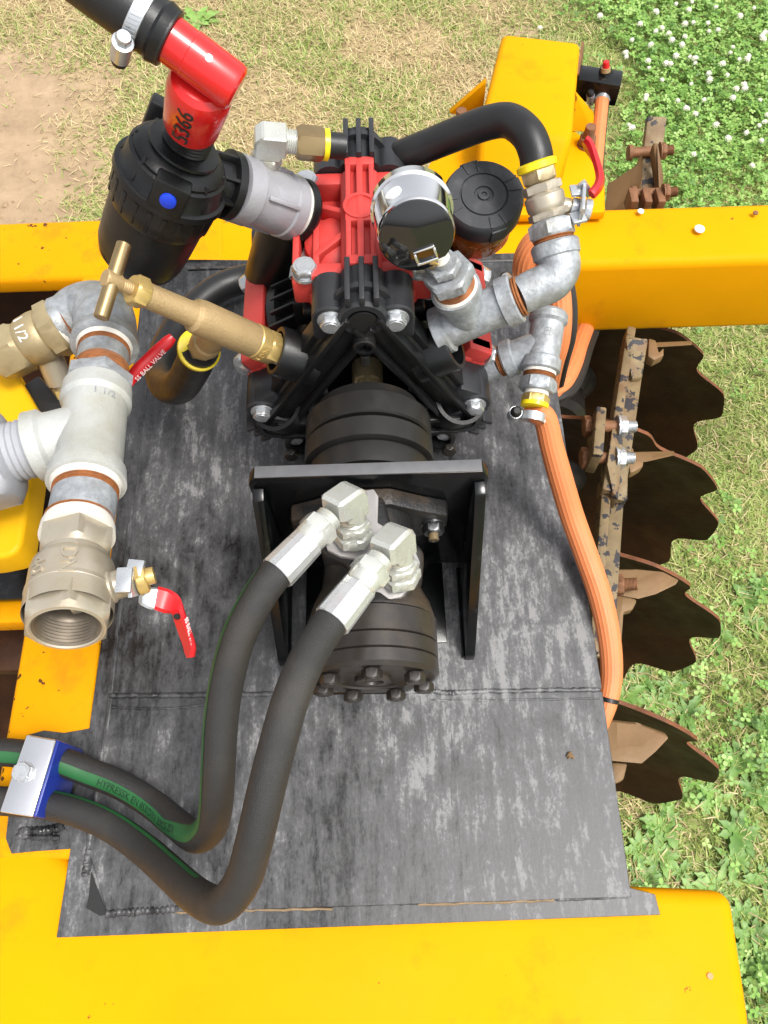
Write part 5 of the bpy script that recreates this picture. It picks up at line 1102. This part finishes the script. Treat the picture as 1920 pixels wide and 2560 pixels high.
# yellow bracket standing at the far left
yp = thing('yellow_post', 'bright yellow steel post end standing at the left edge beneath the grey union', 'post', P(20, 1150, .15))
m = MB(); slab(m, [(-330, 560), (-60, 770), (0, 862), (93, 1022), (82, 1160), (68, 1260), (52, 1365), (30, 1388), (-30, 1400), (-330, 1420)], .205, .035, .012, 5); part('post_plate', m, YPL, yp)
m = MB(); slab(m, [(-330, 1150), (226, 1160), (190, 1490), (-330, 1512)], .006, .010, .002); part('black_foot', m, BLK, yp)

# ================================================================== HYDRAULIC HOSES
def stripe(path, T, us, r, a0, a1, i0, i1, m_, up_fix=None):
    vs_ = []; fs = []; K = 5
    for i in range(i0, i1):
        v = T[i].cross(us[i])
        for k in range(K+1):
            t = a0+(a1-a0)*k/K; vs_.append(path[i]+(us[i]*math.cos(t)+v*math.sin(t))*(r+.00035))
    for i in range(i1-i0-1):
        for k in range(K):
            a_ = i*(K+1)+k; fs.append([a_, a_+1, a_+K+2, a_+K+1])
    m_.add(vs_, fs)
def hyd(label, port, corner, ferr0, ferr1, pts, ss):
    c = V(corner); r_ = thing('hydraulic_hose', label, 'hose', port, 'hydraulic hoses to the motor'); rr = .0131
    up = V((0, 0, 1)); p0 = V(port); ad = (c-p0); al = ad.length
    m = MB(); lathe(m, p0, ad, hexp(.0005, al*.24, .0150)+[(al*.25, .0125)]+hexp(al*.27, al*.44, .0138)+thread(al*.45, al*.54, .0115, 2)+[(al*.55, .0125), (al*.9, .0120)], 36); part('port_adapter', m, ZINC, r_)
    fd = (V(ferr1)-V(ferr0)).normalized(); arm_l = (V(ferr0)-c).length
    m = MB(); zd = ad.normalized(); zo = (fd-zd*fd.dot(zd)).normalized(); vv_ = zd.cross(zo).normalized(); k = .0118; q0 = c-zd*.018-vv_*k
    prism(m, [q0-zo*k, q0+zo*k, q0+zo*k+zd*.007, q0+zo*(k+.010)+zd*.009, c-vv_*k+zo*(k+.010)+zd*k, c-vv_*k-zo*k*.35+zd*k, c-vv_*k-zo*k+zd*k*.35], vv_*k*2, .0028, 1); part('elbow_block', m, ZINC, r_, ang=20)
    c = c + zo*.004
    m = MB(); lathe(m, c, fd, thread(arm_l*.40, arm_l*.62, .0112, 4), 28); part('thread', m, ZINC, r_)
    m = MB(); lathe(m, c, fd, hexp(arm_l*.56, arm_l*.82, .0136)+[(arm_l*.83, .0132), (arm_l*.95, .0126), (arm_l, .0110)], 36); part('swivel_nut', m, ZINC, r_)
    fl_ = (V(ferr1)-V(ferr0)).length; m = MB(); lathe(m, V(ferr0), fd, [(0, .0115), (.0008, .0138), (.010, .0140), (.0105, .0136), (.011, .0142), (fl_-.001, .0148), (fl_, .0142)], 14); part('crimp_ferrule', m, ALU, r_, ang=12)
    m = MB(); path, T, us = tube(m, [V(ferr1)-fd*.004, V(ferr1)+fd*.006]+pts, rr, 28, 10); part('hose_body', m, HOSE, r_)
    return r_, path, T, us, rr
pA, cA = P(884, 1352, .2025), P(874, 1246, .242)
fA0, fA1 = P(772, 1352, .246), P(692, 1434, .250)
ptsA = [P(640, 1505, .246), P(598, 1590, .236), P(570, 1690, .220), P(553, 1800, .203), P(546, 1920, .183), P(541, 2010, .158), P(528, 2068, .130), P(490, 2092, .098), P(440, 2058, .060), P(380, 2010, .036), P(300, 1962, .029), P(220, 1930, .030), P(146, 1902, .036), P(70, 1886, .036), P(-30, 1880, .036), P(-200, 1890, .03)]
h1, path, T, us, rr = hyd('hydraulic hose with printed green stripe, the left of the two', pA, cA, fA0, fA1, ptsA, None)
# find, along the hose, the side that faces up-left / the viewer for the stripe
def seg_by(path, p): return min(range(len(path)), key=lambda i: (path[i]-p).length)
def ribbon(parent, path, T, i0, i1, dirs, half, name, mm, rr):
    # painted line on the hose surface: dirs = list of (fraction, direction vector) interpolated
    m = MB(); vs_ = []; fs = []; K = 6; base = []
    for i in range(i0, i1):
        f = (i-i0)/max(1, i1-i0-1); d = V((0, 0, 0))
        fr = [q[0] for q in dirs]
        for ax in range(3): d[ax] = np.interp(f, fr, [q[1][ax] for q in dirs])
        hf = np.interp(f, fr, [q[2] if len(q) > 2 else half for q in dirs])
        d = (d-T[i]*d.dot(T[i])).normalized(); w = T[i].cross(d); base.append((path[i], T[i], d, w))
        for k in range(K+1):
            t = -hf+2*hf*k/K; vs_.append(path[i]+(d*math.cos(t)+w*math.sin(t))*(rr+.0003))
    for i in range(i1-i0-1):
        for k in range(K):
            a_ = i*(K+1)+k; fs.append([a_, a_+1, a_+K+2, a_+K+1])
    m.add(vs_, fs); return part(name, m, mm, parent), base
iU = seg_by(path, ptsA[7]); iC = seg_by(path, ptsA[12]); iF = seg_by(path, V(fA1))
o, _ = ribbon(h1, path, T, iF+4, iU-6, [(0, (-.98, -.1, .0)), (.35, (-.96, 0, .12)), (.8, (-.9, .1, .30)), (1, (-.6, .2, .65), .5)], .50, 'green_stripe', GRN, rr)
o, base = ribbon(h1, path, T, iU-7, len(path)-2, [(0, (-.6, .2, .65), .5), (.08, (-.3, .15, .8), .55), (.2, (-.05, -.35, .9)), (1, (-.05, -.45, .85))], .42, 'green_stripe', GRN, rr)
def text_path(parent, s, size, base, centre, mm, rr, name='hose_print', flip=False):
    v, f = text_mb(s, size, .0002); cum = [0]
    for i in range(1, len(base)): cum.append(cum[-1]+(base[i][0]-base[i-1][0]).length)
    out = []
    for p in v:
        x_, y_ = (-p.x, p.y) if flip else (p.x, p.y); q = centre+x_; i = max(0, min(len(base)-2, int(np.searchsorted(cum, q))-1)); ff = (q-cum[i])/(cum[i+1]-cum[i]+1e-9)
        pp = base[i][0].lerp(base[i+1][0], ff); d = base[i][2].lerp(base[i+1][2], ff).normalized(); w = base[i][3].lerp(base[i+1][3], ff).normalized(); t = y_/rr
        out.append(pp+(d*math.cos(t)+w*math.sin(t))*(rr+.0005+p.z))
    m = MB(); m.add(out, f); part(name, m, mm, parent)
text_path(h1, 'HYPRESSK EN 853/DIN 20022-2SN', .0088, base, .113, INKG, rr, flip=True)
pB, cB = P(1002, 1452, .2025), P(992, 1348, .242)
fB0, fB1 = P(902, 1462, .247), P(828, 1555, .254)
ptsB = [P(772, 1640, .262), P(728, 1745, .264), P(692, 1870, .258), P(662, 1990, .246), P(634, 2110, .228), P(604, 2205, .205), P(552, 2262, .180), P(492, 2240, .145), P(430, 2186, .105), P(360, 2124, .068), P(280, 2068, .048), P(200, 2032, .040), P(122, 2012, .036), P(40, 2004, .036), P(-60, 2002, .036), P(-200, 2010, .03)]
h2, path2, T2, us2, rr = hyd('hydraulic hose nearest the viewer, the right of the two', pB, cB, fB0, fB1, ptsB, None)
i0, i1 = seg_by(path2, ptsB[7]), seg_by(path2, ptsB[12])
ribbon(h2, path2, T2, i0, i1, [(0, (.1, .95, .3)), (1, (.2, .9, .42))], .16, 'green_stripe', GRN, rr)
# block clamp
bc = thing('hose_block_clamp', 'blue block clamp with bright steel top plate holding both hydraulic hoses', 'clamp', P(70, 1940, .04))
tp = [P(66, 1836, .066), P(140, 1849, .066), P(81, 2043, .066), P(-2, 2030, .066)]
m = MB(); prism(m, tp, (0, 0, -.003), .0025, 3); part('top_plate', m, mat('polished_plate', (.84, .84, .86), .16, metal=.95, var=.04, rvar=.05), bc)
m = MB(); prism(m, [p+V((.002, 0, -.0035)) for p in tp], (0, 0, -.062), .002); part('clamp_block', m, BLUE, bc)
inst('clamp_bolt', M_HX, bc, P(60, 1931, .0665), (0, 0, .4), (.9, .9, .75))

# ------------------------------------------------------------------ pieces that sit on a part go one level deeper
SUB = {'red_lever': 'lever_plate', 'lever_nut': 'lever_plate', 'lever_hole': 'lever_plate', 'level_lettering': 'oil_bowl', 'cap_ridge': 'cap', 'grip_lug': 'cap', 'screw_head': 'screw_housing', 'screw_tip': 'screw_housing',
       'worm_slots': 'band', 'cast_mark': 'tee_body', 'tapped_hole': 'port_face', 'stud_end': 'mounting_flange', 'vent_frame': 'back_cover', 'socket_bore': 'manifold_socket', 'blue_plug': 'gauge_pad',
       'cast_lettering': 'valve_body', 'threaded_bore': 'valve_body', 'handwriting': 'elbow_body', 'injection_mark': 'elbow_body', 'hose_print': 'green_stripe', 'chalk_mark': 'hose_body', 'cable_tie': 'hose_body',
       'lever_print': 'red_sleeve', 'top_edge_strip': 'upright_plate', 'grub_screw': 'middle_ring', 'tail_cap': 'hose_tail', 'bolt_head': 'bolt_shank', 'dark_edge': 'hose_body'}
base = lambda o: o.name.split('.')[0]
for t in [o for o in sc.objects if o.type == 'EMPTY']:
    kids = list(t.children)
    for ch in kids:
        want = SUB.get(base(ch))
        for p_ in kids:
            if want and base(p_) == want and p_.location.length < 1e-9: ch.parent = p_; break
